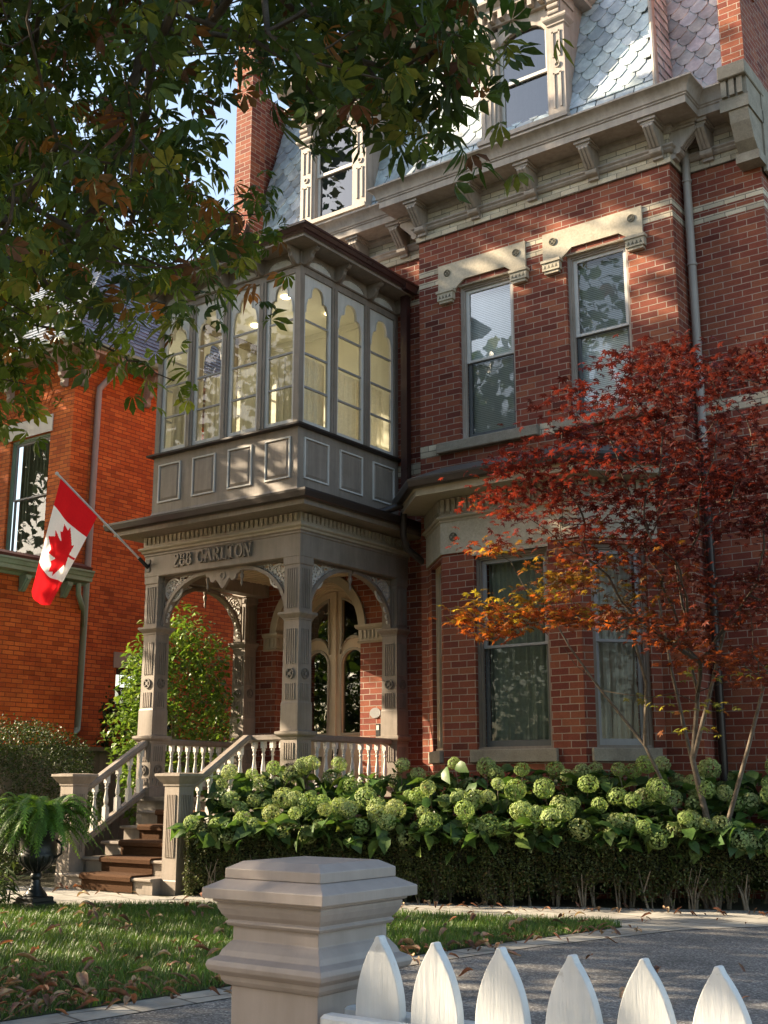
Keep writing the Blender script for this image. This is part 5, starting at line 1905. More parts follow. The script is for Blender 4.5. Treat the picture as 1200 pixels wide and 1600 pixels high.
fm.build('cloth', [M['flag_red'], M['flag_white']], fp, smooth=80)
# ================================================================ vegetation
def rot_mats(n, r, tilt=math.pi, up=None):
    """random orientations; tilt limits how far the leaf normal leans from vertical"""
    yaw = r.uniform(0, 2 * math.pi, n); til = r.uniform(0, 1, n) ** .8 * tilt; az = r.uniform(0, 2 * math.pi, n)
    k = np.stack([np.cos(az), np.sin(az), np.zeros(n)], 1)
    K = np.zeros((n, 3, 3)); K[:, 0, 1] = -k[:, 2]; K[:, 0, 2] = k[:, 1]; K[:, 1, 0] = k[:, 2]; K[:, 1, 2] = -k[:, 0]; K[:, 2, 0] = -k[:, 1]; K[:, 2, 1] = k[:, 0]
    I = np.eye(3)[None]
    Rt = I + np.sin(til)[:, None, None] * K + (1 - np.cos(til))[:, None, None] * (K @ K)
    Z = np.zeros((n, 3, 3)); Z[:, 0, 0] = np.cos(yaw); Z[:, 0, 1] = -np.sin(yaw); Z[:, 1, 0] = np.sin(yaw); Z[:, 1, 1] = np.cos(yaw); Z[:, 2, 2] = 1
    return Rt @ Z


def scatter(name, tmpl, P, Rm, S, Cc, m, parent=None, smooth=False):
    TV, TF = tmpl
    TV = np.asarray(TV, float); TF = np.asarray(TF, int)
    n = len(P); k = len(TV)
    V = np.einsum('nij,kj->nki', Rm, TV) * np.asarray(S)[:, None, None] + P[:, None, :]
    Fq = TF[None] + (np.arange(n) * k)[:, None, None]
    C_ = np.repeat(Cc, k, axis=0)
    return np_mesh(name, V.reshape(-1, 3), Fq.reshape(-1, TF.shape[1]), m, C_, parent, smooth)


def leaflet(L, W, x0, ang, droop, fold=.25, curl=0.0, prof=((0, 0), (.32, .42), (.68, 1.0), (1, 0))):
    """one blade lying along direction ang from offset x0"""
    V = []; Fc = []
    ca, sa = math.cos(ang), math.sin(ang)
    def P(s, w, z):
        x = x0 + s * L
        return (x * ca - w * sa, x * sa + w * ca, z)
    ids = []
    for (s, wf) in prof:
        z = -droop * s * s * L
        w = W * wf / 2
        if wf == 0: ids.append([len(V)]); V.append(P(s, 0, z))
        else:
            ids.append([len(V), len(V) + 1, len(V) + 2])
            V += [P(s, w, z + fold * w + curl * w), P(s, 0, z), P(s, -w, z + fold * w + curl * w)]
    for a, b in zip(ids[:-1], ids[1:]):
        if len(a) == 1: Fc += [(a[0], b[0], b[1]), (a[0], b[1], b[2])]
        elif len(b) == 1: Fc += [(a[0], b[0], a[1]), (a[1], b[0], a[2])]
        else: Fc += [(a[0], b[0], b[1]), (a[0], b[1], a[1]), (a[1], b[1], b[2]), (a[1], b[2], a[2])]
    return V, Fc


def palmate(n, L, W, spread, droop, seed, **kw):
    r = random.Random(seed); V = []; Fc = []
    for k in range(n):
        t = (k + .5) / n * 2 - 1
        l = L * (1 - .38 * abs(t)) * r.uniform(.9, 1.1)
        v, f = leaflet(l, W * l / L, .01, t * spread + r.uniform(-.1, .1), droop * r.uniform(.6, 1.5), fold=r.uniform(.15, .5), prof=((0, 0), (.38, .50), (.76, 1.0), (1, 0)), **kw)
        b = len(V); V += v; Fc += [tuple(b + i for i in q) for q in f]
    return V, Fc


def grow(parent, nodes, root, name, mt, r0, rtip=.004, power=2.3, bias=.35, n=6, sway=.06, seed=1):
    """limbs: a tree joining all nodes to the root, thick at the root"""
    P = np.vstack([np.asarray(root, float)[None], nodes]); m = len(P)
    d0 = np.linalg.norm(P - P[0], axis=1)
    order = np.argsort(d0); par = np.full(m, -1)
    done = [order[0]]
    cost = np.zeros(m)
    for q in order[1:]:
        D = np.linalg.norm(P[done] - P[q], axis=1) + bias * cost[done]
        j = done[int(np.argmin(D))]
        par[q] = j; cost[q] = cost[j] + np.linalg.norm(P[q] - P[j]); done.append(q)
    ch = np.ones(m)
    for q in order[::-1]:
        if par[q] >= 0: ch[par[q]] += ch[q]
    rad = rtip * ch ** (1 / power); rad = np.minimum(rad, r0)
    lr = random.Random(seed)
    mb = MB()
    for q in order[1:]:
        a, b = Vector(P[par[q]]), Vector(P[q]); L = (b - a).length
        k = max(2, min(4, int(L / .25) + 1))
        pts = []
        for i in range(k + 1):
            t = i / k; p_ = a.lerp(b, t)
            if 0 < i < k: p_ = p_ + Vector((lr.uniform(-1, 1), lr.uniform(-1, 1), lr.uniform(-1, 1))) * sway * min(L, 1)
            pts.append(p_)
        ra = min(rad[par[q]], rad[q] * 1.35); mb.tube(pts, [ra + (rad[q] - ra) * i / k for i in range(k + 1)], n)
    o = mb.build(name, mt, parent, smooth=60)
    return P, par, rad


def px_poly_nodes(poly, holes, n, dfun, r, mind=0):
    out = []
    xs = [p[0] for p in poly]; ys = [p[1] for p in poly]
    tries = 0
    while len(out) < n and tries < n * 60:
        tries += 1
        x, y = r.uniform(min(xs), max(xs)), r.uniform(min(ys), max(ys))
        if not in_poly(x, y, poly) or any(in_poly(x, y, h) for h in holes): continue
        p = at(x, y, dfun(x, y))
        if mind and out and np.min(np.linalg.norm(np.array(out) - p, axis=1)) < mind: continue
        out.append(p)
    return np.array(out)


def tint_cols(n, r, pal, wts, jit=.18):
    pal = np.array(pal, float); idx = r.choice(len(pal), n, p=np.array(wts) / sum(wts))
    c = pal[idx] * r.uniform(1 - jit, 1 + jit, (n, 1)) * r.uniform(.93, 1.07, (n, 3))
    return c


M['leaf_ch'] = leaf_mat('chestnut_leaf', (1, 1, 1), trans=.32, rough=.55, spec=.18)
M['leaf_mp'] = leaf_mat('maple_leaf', (1, 1, 1), trans=.45, rough=.5)
M['leaf'] = leaf_mat('garden_leaf', (1, 1, 1), trans=.28, rough=.45)
M['leaf_hedge'] = leaf_mat('hedge_leaf', (1, 1, 1), trans=.15, rough=.5)

# ---------------------------------------------------------------- horse chestnut over the front yard
ct = empty('horse_chestnut_tree', (-8.4, 2.3, -.3)); tag(ct, 'big horse chestnut with browning leaves hanging over the top left', 'tree')
g_ = np.random.default_rng(5)
outline = [(-120, -120), (560, -120), (690, -60), (705, 0), (700, 60), (690, 105), (680, 135), (650, 140), (630, 155), (600, 130), (560, 118), (520, 130), (485, 125), (450, 100), (430, 90),
           (375, 85), (335, 85), (285, 95), (250, 150), (250, 220), (270, 270), (320, 310), (360, 310), (365, 345), (345, 370), (300, 405), (270, 430), (245, 530), (205, 525), (180, 500), (130, 475), (95, 460), (50, 520), (15, 590), (-30, 640), (-120, 700)]
def dch(x, y):
    if x > 430: return g_.uniform(4.6, 7.0)
    if y > 420: return g_.uniform(7.0, 10.5)
    return float(g_.choice([g_.uniform(3.2, 5), g_.uniform(5, 8), g_.uniform(7, 10.5)], p=[.0, .32, .68]))
nodes = px_poly_nodes(outline, [[(395, -10), (470, -10), (455, 25), (400, 20)]], 470, dch, g_)
tips = np.array([at(x, y, d) for x, y, d in ((745, 30, 5.6), (735, 0, 5.8), (725, 100, 5.6), (722, 185, 5.4), (710, 165, 5.6), (700, 140, 5.4), (655, 190, 5.4), (625, 165, 5.6), (560, 160, 6), (505, 170, 5.8), (515, 140, 5.8),
                                                  (400, 335, 8.4), (400, 300, 8.6), (335, 345, 8.6), (272, 595, 7.6), (225, 565, 8), (170, 545, 8.5), (120, 520, 8.5), (345, 410, 8.4), (20, 660, 9), (40, 600, 9), (690, 90, 5.4), (740, 60, 5.2), (610, 110, 5.6), (385, 395, 8.4))])
# the rest of the crown, beyond the picture
cr = []
while len(cr) < 420:
    p = g_.normal(0, 1, 3); p = p / np.linalg.norm(p) * g_.uniform(.3, 1) ** .5
    q = np.array([-8.2, 2.6, 7.0]) + p * np.array([5.2, 4.6, 3.6])
    if q[2] < 3.7: continue
    # keep clear of the camera's view
    v = q - np.array([0, 0, CAM_H]); z = v @ FW
    if z > 0:
        X_, Y_ = 600 + F_PX * (v @ RT) / z, 800 - F_PX * (v @ UP) / z
        if -100 < X_ < 1300 and -150 < Y_ < 1700: continue
    cr.append(q)
cr = np.array(cr)
allN = np.vstack([nodes, tips, cr])
P_, par_, rad_ = grow(ct, allN, (-8.3, 2.4, 3.2), 'limbs', M['bark'], .17, .0042, 2.2, seed=3)
tk = MB(); tk.tube([(-8.45, 2.25, -.36), (-8.42, 2.28, .3), (-8.36, 2.33, 1.8), (-8.3, 2.4, 3.3)], [.34, .26, .22, .18], 14); tk.build('trunk', M['bark'], ct, smooth=60)
vis = np.vstack([nodes, tips])
def leaves_for(cent, per, r, spread, size, tmpls, parent, name, pal, wts, mt, tilt=1.15, off=(0, 0, -.05), col_fun=None):
    n = len(cent) * per
    C = np.repeat(cent, per, axis=0) + r.normal(0, 1, (n, 3)) * np.array(spread) + np.array(off)
    Rm = rot_mats(n, r, tilt); S = r.uniform(size[0], size[1], n)
    col = tint_cols(n, r, pal, wts) if col_fun is None else col_fun(C, n, r)
    which = r.integers(0, len(tmpls), n)
    for i, t in enumerate(tmpls):
        k = which == i
        nv = len(t[0])
        scatter(name, t, C[k], Rm[k], S[k], col[k], mt, parent)


CH = [palmate(6, .135, .074, 2.3, .8, s, curl=c) for s, c in ((1, 0), (2, .1), (3, .3))] + [palmate(5, .12, .038, 1.9, 1.6, 9, curl=.9)]
pal = [(.050, .082, .020), (.075, .105, .024), (.036, .058, .016), (.15, .16, .03), (.20, .085, .026), (.11, .050, .025)]
def ch_col(C, n, r):
    c = tint_cols(n, r, pal, [5, 4.5, 4, 1.5, .8, .9])
    lowf = np.clip((5.4 - C[:, 2]) / 1.2, 0, 1) * (C[:, 0] < -4.2)
    c = c * (1 + lowf[:, None] * np.array([1.1, .9, .2]))
    # sunlit look put into the colour: low left leaves brighter and yellower
    return c
leaves_for(nodes, 8, g_, (.19, .19, .13), (.42, .78), CH, ct, 'foliage', None, None, M['leaf_ch'], tilt=1.3, col_fun=ch_col)
leaves_for(tips, 6, g_, (.11, .11, .08), (.5, .8), CH, ct, 'foliage', None, None, M['leaf_ch'], tilt=1.3, col_fun=ch_col)
leaves_for(cr, 6, g_, (.3, .3, .25), (1.2, 1.7), CH[:2], ct, 'foliage', None, None, M['leaf_ch'], tilt=1.3, col_fun=ch_col)

# ---------------------------------------------------------------- trees out of view: added shade casters and the mirrored row
OV = leaflet(.10, .075, 0, 0, .4)
def crown_tree(name, label, base, cz, rad3, nn, per, size, pal, wts, seed, trunk_r=.22, low=None, group=None, zmin=None, spread=.34):
    r = np.random.default_rng(seed)
    t = empty(name, base); tag(t, label, 'tree', group)
    cen = np.array([base[0], base[1], cz]); N_ = []
    lobes = [cen + r.normal(0, .45, 3) * np.array(rad3) for _ in range(9)]
    while len(N_) < nn:
        p = r.normal(0, 1, 3); p = p / np.linalg.norm(p) * r.uniform(.15, 1) ** .4
        q = cen + p * np.array(rad3)
        if zmin is not None and q[2] < zmin: continue
        if r.random() < .35: q = lobes[r.integers(0, 9)] + r.normal(0, .22, 3) * np.array(rad3)
        N_.append(q)
    N_ = np.array(N_)
    grow(t, N_, (base[0], base[1], (low if low else cz - rad3[2] * .9)), 'limbs', M['bark'], trunk_r * .8, .008, 2.2, n=5, seed=seed)
    tk = MB(); tk.tube([(base[0], base[1], base[2] - .05), (base[0] + .05, base[1], 1.2), (base[0], base[1], (low if low else cz - rad3[2] * .9) + .1)], [trunk_r * 1.5, trunk_r * 1.1, trunk_r * .85], 10); tk.build('trunk', M['bark'], t, smooth=60)
    leaves_for(N_, per, r, (spread, spread, spread * .8), size, [leaflet(.12, .10, 0, 0, .4, prof=((0, 0), (.5, 1), (1, 0)))], t, 'foliage', pal, wts, M['leaf'], tilt=1.2)
    return t


gpal = [(.05, .09, .02), (.07, .11, .025), (.035, .06, .016), (.14, .15, .03)]
# two unseen trees added to block the low sun, crowns cut for chosen lit patches
def shade_caster_tree(label, base, xr, seed, nn, far=False):
    r = np.random.default_rng(seed); t = empty('shade_caster_tree', base); tag(t, label, 'tree'); N_ = []
    while len(N_) < nn:
        tt = r.uniform(8.5, 15.5); xf = r.uniform(*xr); zf = r.uniform(-.6, 8.8)
        zmin = 2.3 if xf < -6.3 else .15
        zmax = 8.8
        if far: zf = r.uniform(3.5, 9.0); tt = r.uniform(5, 11)
        elif not zmin < zf < zmax: continue
        if not far and (-5.7 < xf < -4.0 and 5.7 < zf < 8.2 or -8.1 < xf < -4.4 and 6.95 < zf < 8.3): continue
        if math.hypot(xf + 5.1, (zf - 2.6) * 1.2) < 1.2 or math.hypot(xf + 3.2, zf - 1.5) < .8 or math.hypot(xf + 7.6, (zf - 4.9) * 1.4) < .28 or math.hypot(xf + 9.3, zf - 4.6) < .4: continue
        q = (xf - .927 * tt, 11.9 - .375 * tt, zf + .488 * tt)
        if q[0] > -13.6 or abs(q[0] - base[0]) > 6.5: continue
        N_.append(q)
    N_ = np.array(N_)
    grow(t, N_, (base[0], base[1], 5.2), 'limbs', M['bark'], .16, .006, 2.2, n=5, seed=seed)
    tk = MB(); tk.tube([(base[0], base[1], -.05), (base[0] + .05, base[1], 2.2), (base[0], base[1], 5.4)], [.30, .22, .17], 10); tk.build('trunk', M['bark'], t, smooth=60)
    leaves_for(N_, 15, r, (.22, .22, .22), (1.6, 2.6), [leaflet(.12, .10, 0, 0, .4, prof=((0, 0), (.5, 1), (1, 0)))], t, 'foliage', gpal, [4, 4, 3, 1.5], M['leaf'], tilt=1.2)
shade_caster_tree('unseen leafy tree added left of the view to shade the house, with gaps for sun', (-17.2, 7.4, 0), (-8.4, -1.5), 21, 600)
shade_caster_tree('unseen leafy tree added farther left to shade the front of the orange house', (-23.6, 8.6, 0), (-22, -15.0), 23, 420, True)
crown_tree('street_tree', 'unseen leafy street tree added left of the view to shade the gate post and lawn', (-15.0, .4, -.36), 7.9, (6.0, 5.0, 3.6), 400, 13, (2.0, 3.2), gpal, [4, 4, 3, 1.5], 22, low=4.2)  # added out of view to shade post, pickets and lawn
for i, (x, y, s) in enumerate(((-30, -15, 8), (-20, -17, 8.5), (-10.5, -16, 8), (-1, -17, 7.5), (9, -16, 8))):
    crown_tree('street_tree', ['dense green tree across the street, seen only in the window glass', 'dense green tree across the street, second in the row mirrored in glass', 'dense green tree across the street, middle one of the mirrored row', 'dense green tree across the street, fourth of the mirrored row', 'dense green tree across the street, last of the mirrored row'][i],
               (x, y, -.12), s * .72, (5.0, 4.0, s * .62), 150, 75, (2.0, 3.4), gpal, [4, 4, 3, .6], 30 + i, low=2.2, group='trees across the street', zmin=1.0, spread=.9)

# ---------------------------------------------------------------- Japanese maple
jm = empty('japanese_maple', (-4.25, 11.05, 0)); tag(jm, 'red and orange leaved maple with slender pale stems before the bay window', 'tree')
g2 = np.random.default_rng(8)
def star(seed, L=.052):
    r = random.Random(seed); V = [(0, 0, 0)]; Fc = []
    for k in range(7):
        t = (k - 3) / 3; a = t * 2.15; l = L * (1 - .30 * abs(t) ** 1.3) * r.uniform(.9, 1.1); w = l * .17; dz = -l * r.uniform(.1, .5)
        b = len(V)
        V += [(l * .5 * math.cos(a) - w * math.sin(a), l * .5 * math.sin(a) + w * math.cos(a), dz * .2), (l * math.cos(a), l * math.sin(a), dz), (l * .5 * math.cos(a) + w * math.sin(a), l * .5 * math.sin(a) - w * math.cos(a), dz * .2)]
        Fc += [(0, b, b + 1), (0, b + 1, b + 2)]
    return V, Fc
mp_out = [(722, 968), (745, 935), (775, 925), (765, 850), (775, 800), (770, 745), (800, 715), (850, 700), (880, 640), (900, 600), (940, 580), (950, 550), (1040, 545), (1110, 530), (1200, 525), (1330, 560), (1330, 1010), (1200, 1075), (1130, 1050), (1060, 1020), (1000, 985), (940, 975), (870, 975), (800, 990), (765, 1000)]
hole = [[(735, 848), (800, 848), (870, 872), (850, 915), (800, 912), (740, 905)], [(905, 690), (960, 700), (960, 720), (905, 720)]]
jn = px_poly_nodes(mp_out, hole, 205, lambda x, y: g2.uniform(10.2, 11.9) if x > 850 else g2.uniform(10.3, 11.3), g2, mind=.12)
jt = np.array([at(x, y, d) for x, y, d in ((728, 967, 10.6), (760, 940, 10.6), (775, 985, 10.6), (810, 960, 10.6), (770, 860, 10.9), (775, 770, 10.9), (790, 730, 10.9), (825, 712, 10.9), (905, 612, 11), (960, 560, 11), (1050, 540, 11), (840, 935, 10.7), (880, 960, 10.7), (900, 900, 10.8))])
stems = []
forks = [(-4.35, 11.02, 1.35), (-4.9, 10.95, 1.6), (-3.9, 11.05, 1.5)]
mt_ = MB()
for pts, ra in (([(-4.30, 11.05, 0), (-4.28, 11.04, .7), (-4.40, 11.02, 1.35), (-4.30, 11.0, 2.0), (-4.42, 10.95, 2.6)], [.042, .033, .027, .020, .013]),
                ([(-4.35, 11.03, 0), (-4.55, 11.0, .8), (-4.85, 10.95, 1.5), (-5.25, 10.85, 2.05), (-5.55, 10.78, 2.5), (-5.75, 10.72, 2.9), (-5.95, 10.65, 3.2)], [.026, .020, .017, .013, .010, .007, .003]),
                ([(-4.25, 11.05, 0), (-4.10, 11.05, .8), (-3.85, 11.05, 1.5), (-3.6, 11.0, 2.2), (-3.4, 10.95, 2.9)], [.028, .023, .019, .014, .009]),
                ([(-4.40, 11.02, 1.35), (-4.2, 10.98, 1.9), (-3.95, 10.9, 2.6)], [.024, .02, .014]),
                ([(-4.85, 10.95, 1.5), (-4.8, 10.95, 2.1), (-4.95, 10.9, 2.8)], [.026, .02, .014]),
                ([(-4.28, 11.04, .7), (-4.45, 11.1, 1.4), (-4.6, 11.12, 2.2), (-4.7, 11.1, 3.0)], [.024, .019, .015, .011])):
    mt_.tube(pts, ra, 9)
mt_.build('trunk', M['bark_m'], jm, smooth=60)
an = np.array([(-4.42, 10.95, 2.6), (-5.6, 10.75, 2.5), (-3.4, 10.95, 2.9), (-3.95, 10.9, 2.6), (-4.95, 10.9, 2.8), (-4.7, 11.1, 3.0), (-5.25, 10.85, 2.05), (-4.30, 11.0, 2.0)])
jall = np.vstack([jn, jt])
grow(jm, np.vstack([an, jall]), (-4.32, 11.0, 1.9), 'branches', M['bark'], .022, .0028, 2.4, bias=.25, n=5, sway=.08, seed=9)
def jm_col(C, n, r):
    v = C - np.array([0, 0, CAM_H]); z = v @ FW; X_ = 600 + F_PX * (v @ RT) / z
    hgt = C[:, 2]; east = (C[:, 0] + 7.0) / 3.2       # 0 at the street-left tips, 1 over the trunk
    pr = np.clip((hgt - 2.9) / 1.0 + east * .8 + r.normal(0, .25, n), 0, 1)   # redness with height
    green = np.clip(1 - np.abs(hgt - 2.9) / .75, 0, 1) * np.clip(1.15 - np.abs(east - .45) * 1.5, 0, 1) + r.normal(0, .22, n)
    red = np.array([.15, .018, .016]); maroon = np.array([.060, .011, .012]); orange = np.array([.46, .105, .024]); olive = np.array([.33, .25, .035])
    c = orange[None] * (1 - pr[:, None]) + red[None] * pr[:, None]
    gsel = np.clip((green - .45) * 2, 0, 1)[:, None]; c = c * (1 - gsel) + olive[None] * gsel
    msel = np.clip((east - .40) * 1.5 + r.normal(0, .3, n), 0, .85)[:, None]; c = c * (1 - msel) + maroon[None] * msel
    return c * r.uniform(.75, 1.25, (n, 1))
ST = [star(s) for s in (1, 2, 3)]
leaves_for(jn, 40, g2, (.20, .20, .035), (.75, 1.2), ST, jm, 'foliage', None, None, M['leaf_mp'], tilt=.85, off=(0, 0, .0), col_fun=jm_col)
leaves_for(jt, 42, g2, (.13, .13, .035), (.85, 1.35), ST, jm, 'foliage', None, None, M['leaf_mp'], tilt=.8, off=(0, 0, .0), col_fun=jm_col)
jf = px_poly_nodes([(900, 1000), (1200, 1000), (1200, 1150), (1050, 1150), (950, 1060)], [], 7, lambda x, y: g2.uniform(10.6, 11.4), g2)
leaves_for(jf, 9, g2, (.16, .16, .03), (.8, 1.2), ST, jm, 'foliage', [(.22, .19, .035), (.20, .07, .02), (.12, .13, .03)], [3, 1, 2], M['leaf_mp'], tilt=.8)

# ---------------------------------------------------------------- shrubs
def shrub(name, label, cat, cen, rad3, n, tmpl, size, pal, wts, seed, mt='leaf', tilt=1.2, shell=.55, stem_n=14, base_r=.12, lump=.10, group=None):
    r = np.random.default_rng(seed)
    s = empty(name, (cen[0], cen[1], 0)); tag(s, label, cat, group)
    d = r.normal(0, 1, (n, 3)); d /= np.linalg.norm(d, axis=1)[:, None]
    ph = np.arctan2(d[:, 1], d[:, 0])
    lm = 1 + lump * np.sin(ph * 3 + 1) + lump * np.sin(ph * 5 + d[:, 2] * 6) + lump * .6 * np.sin(d[:, 2] * 11 + ph * 2)
    k = (shell + (1 - shell) * r.uniform(0, 1, n) ** .5) * lm
    P = np.array(cen) + d * k[:, None] * np.array(rad3)
    keep = P[:, 2] > .06; P = P[keep]; n = len(P)
    scatter('foliage', tmpl, P, rot_mats(n, r, tilt), r.uniform(size[0], size[1], n), tint_cols(n, r, pal, wts), M[mt], s)
    mb = MB()
    for q in range(stem_n):
        a = r.uniform(0, 2 * math.pi); e = P[r.integers(0, n)]
        mb.tube([(cen[0] + base_r * math.cos(a), cen[1] + base_r * math.sin(a), -.02), (cen[0] * .6 + e[0] * .4, cen[1] * .6 + e[1] * .4, e[2] * .5), tuple(e)], [.018, .012, .004], 5)
    mb.build('stems', M['twig'], s, smooth=60)
    return s


OVL = leaflet(1.0, .62, 0, 0, .5, prof=((0, 0), (.4, 1), (.8, .5), (1, 0)))
SML = leaflet(1.0, .6, 0, 0, .2, prof=((0, 0), (.5, 1), (1, 0)))
shrub('viburnum_shrub', 'light green leafy shrub seen through the porch arch', 'shrub', (-12.28, 11.75, 1.9), (.86, .80, 1.62), 8200, OVL, (.055, .105), [(.11, .19, .03), (.15, .23, .04), (.08, .14, .025), (.19, .25, .05)], [3, 3, 2, 1], 41, tilt=.9)
shrub('evergreen_shrub', 'dark leaved shrub growing against the orange house by its barred window', 'shrub', (-15.0, 13.6, 1.6), (.55, .8, 1.35), 2600, OVL, (.07, .12), [(.05, .08, .025), (.035, .055, .02)], [1, 1], 42)
shrub('box_shrub', 'rounded dark green box shrub at the left edge behind the fern', 'shrub', (-13.15, 9.85, .95), (1.20, .95, 1.00), 30000, SML, (.028, .045), [(.055, .085, .022), (.065, .090, .022), (.030, .045, .014)], [3, 2, 2], 43, mt='leaf_hedge', shell=.72, lump=.05)
shrub('box_shrub', 'lower loose green shrub in front of the rounded box, left of the urn', 'shrub', (-12.2, 8.5, .45), (.75, .6, .5), 7000, SML, (.03, .05), [(.05, .075, .02), (.03, .045, .014)], [3, 2], 44, mt='leaf_hedge', lump=.12)
shrub('leafy_perennial', 'spiky leaved plant at the lower left beside the urn foot', 'plant', (-9.95, 6.95, .22), (.50, .42, .30), 700, leaflet(1, .16, 0, 0, .5), (.12, .22), [(.06, .09, .03), (.045, .07, .025)], [1, 1], 45, tilt=1.0, stem_n=6)

# ---------------------------------------------------------------- box hedge
HC = [(-9.04, 8.93), (-7.8, 9.42), (-6.46, 9.88), (-5.1, 10.42), (-3.85, 11.02), (-2.9, 11.5)]
def hc(t):
    L = [0]
    for a, b in zip(HC[:-1], HC[1:]): L.append(L[-1] + math.dist(a, b))
    s = t * L[-1]
    for i in range(len(L) - 1):
        if s <= L[i + 1] + 1e-9:
            f = (s - L[i]) / (L[i + 1] - L[i]); a, b = Vector(HC[i]), Vector(HC[i + 1]); p = a.lerp(b, f); d = (b - a).normalized(); return p, d, Vector((-d.y, d.x)), L[-1]
    a, b = Vector(HC[-2]), Vector(HC[-1]); d = (b - a).normalized(); return b, d, Vector((-d.y, d.x)), L[-1]
HL = hc(0)[3]
hd_ = empty('box_hedge', (-6.5, 10.0, 0)); tag(hd_, 'long clipped dark box hedge with bare lower stems along the stone path', 'hedge')
g3 = np.random.default_rng(17)
n = 78000
T_ = g3.uniform(0, 1, n); ww = g3.uniform(0, 1, n); kind = g3.uniform(0, 1, n)
P = np.zeros((n, 3)); keep = np.ones(n, bool)
tt = np.linspace(0, 1, 200); tab = [hc(t) for t in tt]
TP = np.array([[a.x, a.y] for a, b, c, L in tab]); TN = np.array([[c.x, c.y] for a, b, c, L in tab])
i_ = (T_ * 199).astype(int); bp_ = TP[i_]; bn_ = TN[i_]
lumpf = .022 * np.sin(T_ * 47) + .016 * np.sin(T_ * 113 + 2) + .01 * np.sin(T_ * 211)
H_ = .71 + .012 * np.sin(T_ * 90)
front = kind < .70
z = np.where(front, H_ * ww ** .75, H_ + g3.normal(0, .012, n))
dep = np.where(front, np.abs(g3.normal(0, .035, n)) + lumpf + .05 * np.sin(z * 17 + T_ * 60) * .3, ww * .55)
# towards the right end the skirt is bare
bare = np.clip(.10 + (T_ - .45) * .35, .04, .30) + .06 * np.sin(T_ * 61) + .05 * np.sin(T_ * 23)
pk = np.where(front & (z < bare), np.clip((z / bare - .15), 0, 1) ** 1.3 * .55, 1)
keep = g3.uniform(0, 1, n) < pk
dep = dep + np.where(front & (z < bare + .05), (bare + .05 - z) * .35 * g3.uniform(0, 1, n), 0)
P[:, :2] = bp_ + bn_ * dep[:, None]; P[:, 2] = z
ne_ = 9000
e = np.zeros((ne_, 3)); wv_ = g3.uniform(0, .55, ne_); ez = .71 * g3.uniform(0, 1, ne_) ** .8
e[:, :2] = TP[0] + TN[0] * wv_[:, None] + np.array([-1, 0]) * np.abs(g3.normal(0, .03, ne_))[:, None]; e[:, 2] = ez
P = np.vstack([P[keep], e]); n = len(P)
scatter('foliage', SML, P, rot_mats(n, g3, 1.4), g3.uniform(.018, .034, n), tint_cols(n, g3, [(.075, .092, .030), (.10, .12, .038), (.050, .060, .022), (.13, .09, .04)], [4, 3, 3, .9]), M['leaf_hedge'], hd_)
core = MB()
rings = []
for k in range(0, 200, 6):
    p, d, nn_, _ = tab[k]
    rings.append([(p.x + nn_.x * o_, p.y + nn_.y * o_, z_) for o_, z_ in ((.13 + .02 * math.sin(k), .30), (.075 + .02 * math.sin(k * 1.7), .42), (.07, .64), (.12, .675), (.46, .675), (.5, .3))])
core.loft(rings)
M['core'] = stone_mat('dark_hedge_core', (.008, .009, .005), (.030, .028, .016), scale=30, bs=1.0)  # solid block coloured near black for shade deep in the hedge
core.build('dark_core', M['core'], hd_)
stm_ = MB(); lr = random.Random(4)
for k in range(64):
    t = lr.uniform(0, 1) ** .7; p, d, nn_, _ = hc(t)
    o_ = lr.uniform(.04, .30); b = Vector((p.x + nn_.x * o_, p.y + nn_.y * o_, 0)); r0_ = lr.uniform(.006, .014)
    for j in range(lr.randint(2, 4)):
        e1 = b + Vector((lr.uniform(-.05, .05), lr.uniform(-.05, .02), lr.uniform(.12, .2))); e2 = e1 + Vector((lr.uniform(-.12, .12), lr.uniform(-.07, .03), lr.uniform(.14, .26)))
        stm_.tube([b + Vector((lr.uniform(-.015, .015), 0, -.02)), e1, e2], [r0_, r0_ * .7, r0_ * .35], 5)
stm_.build('stems', M['twig'], hd_, smooth=60)

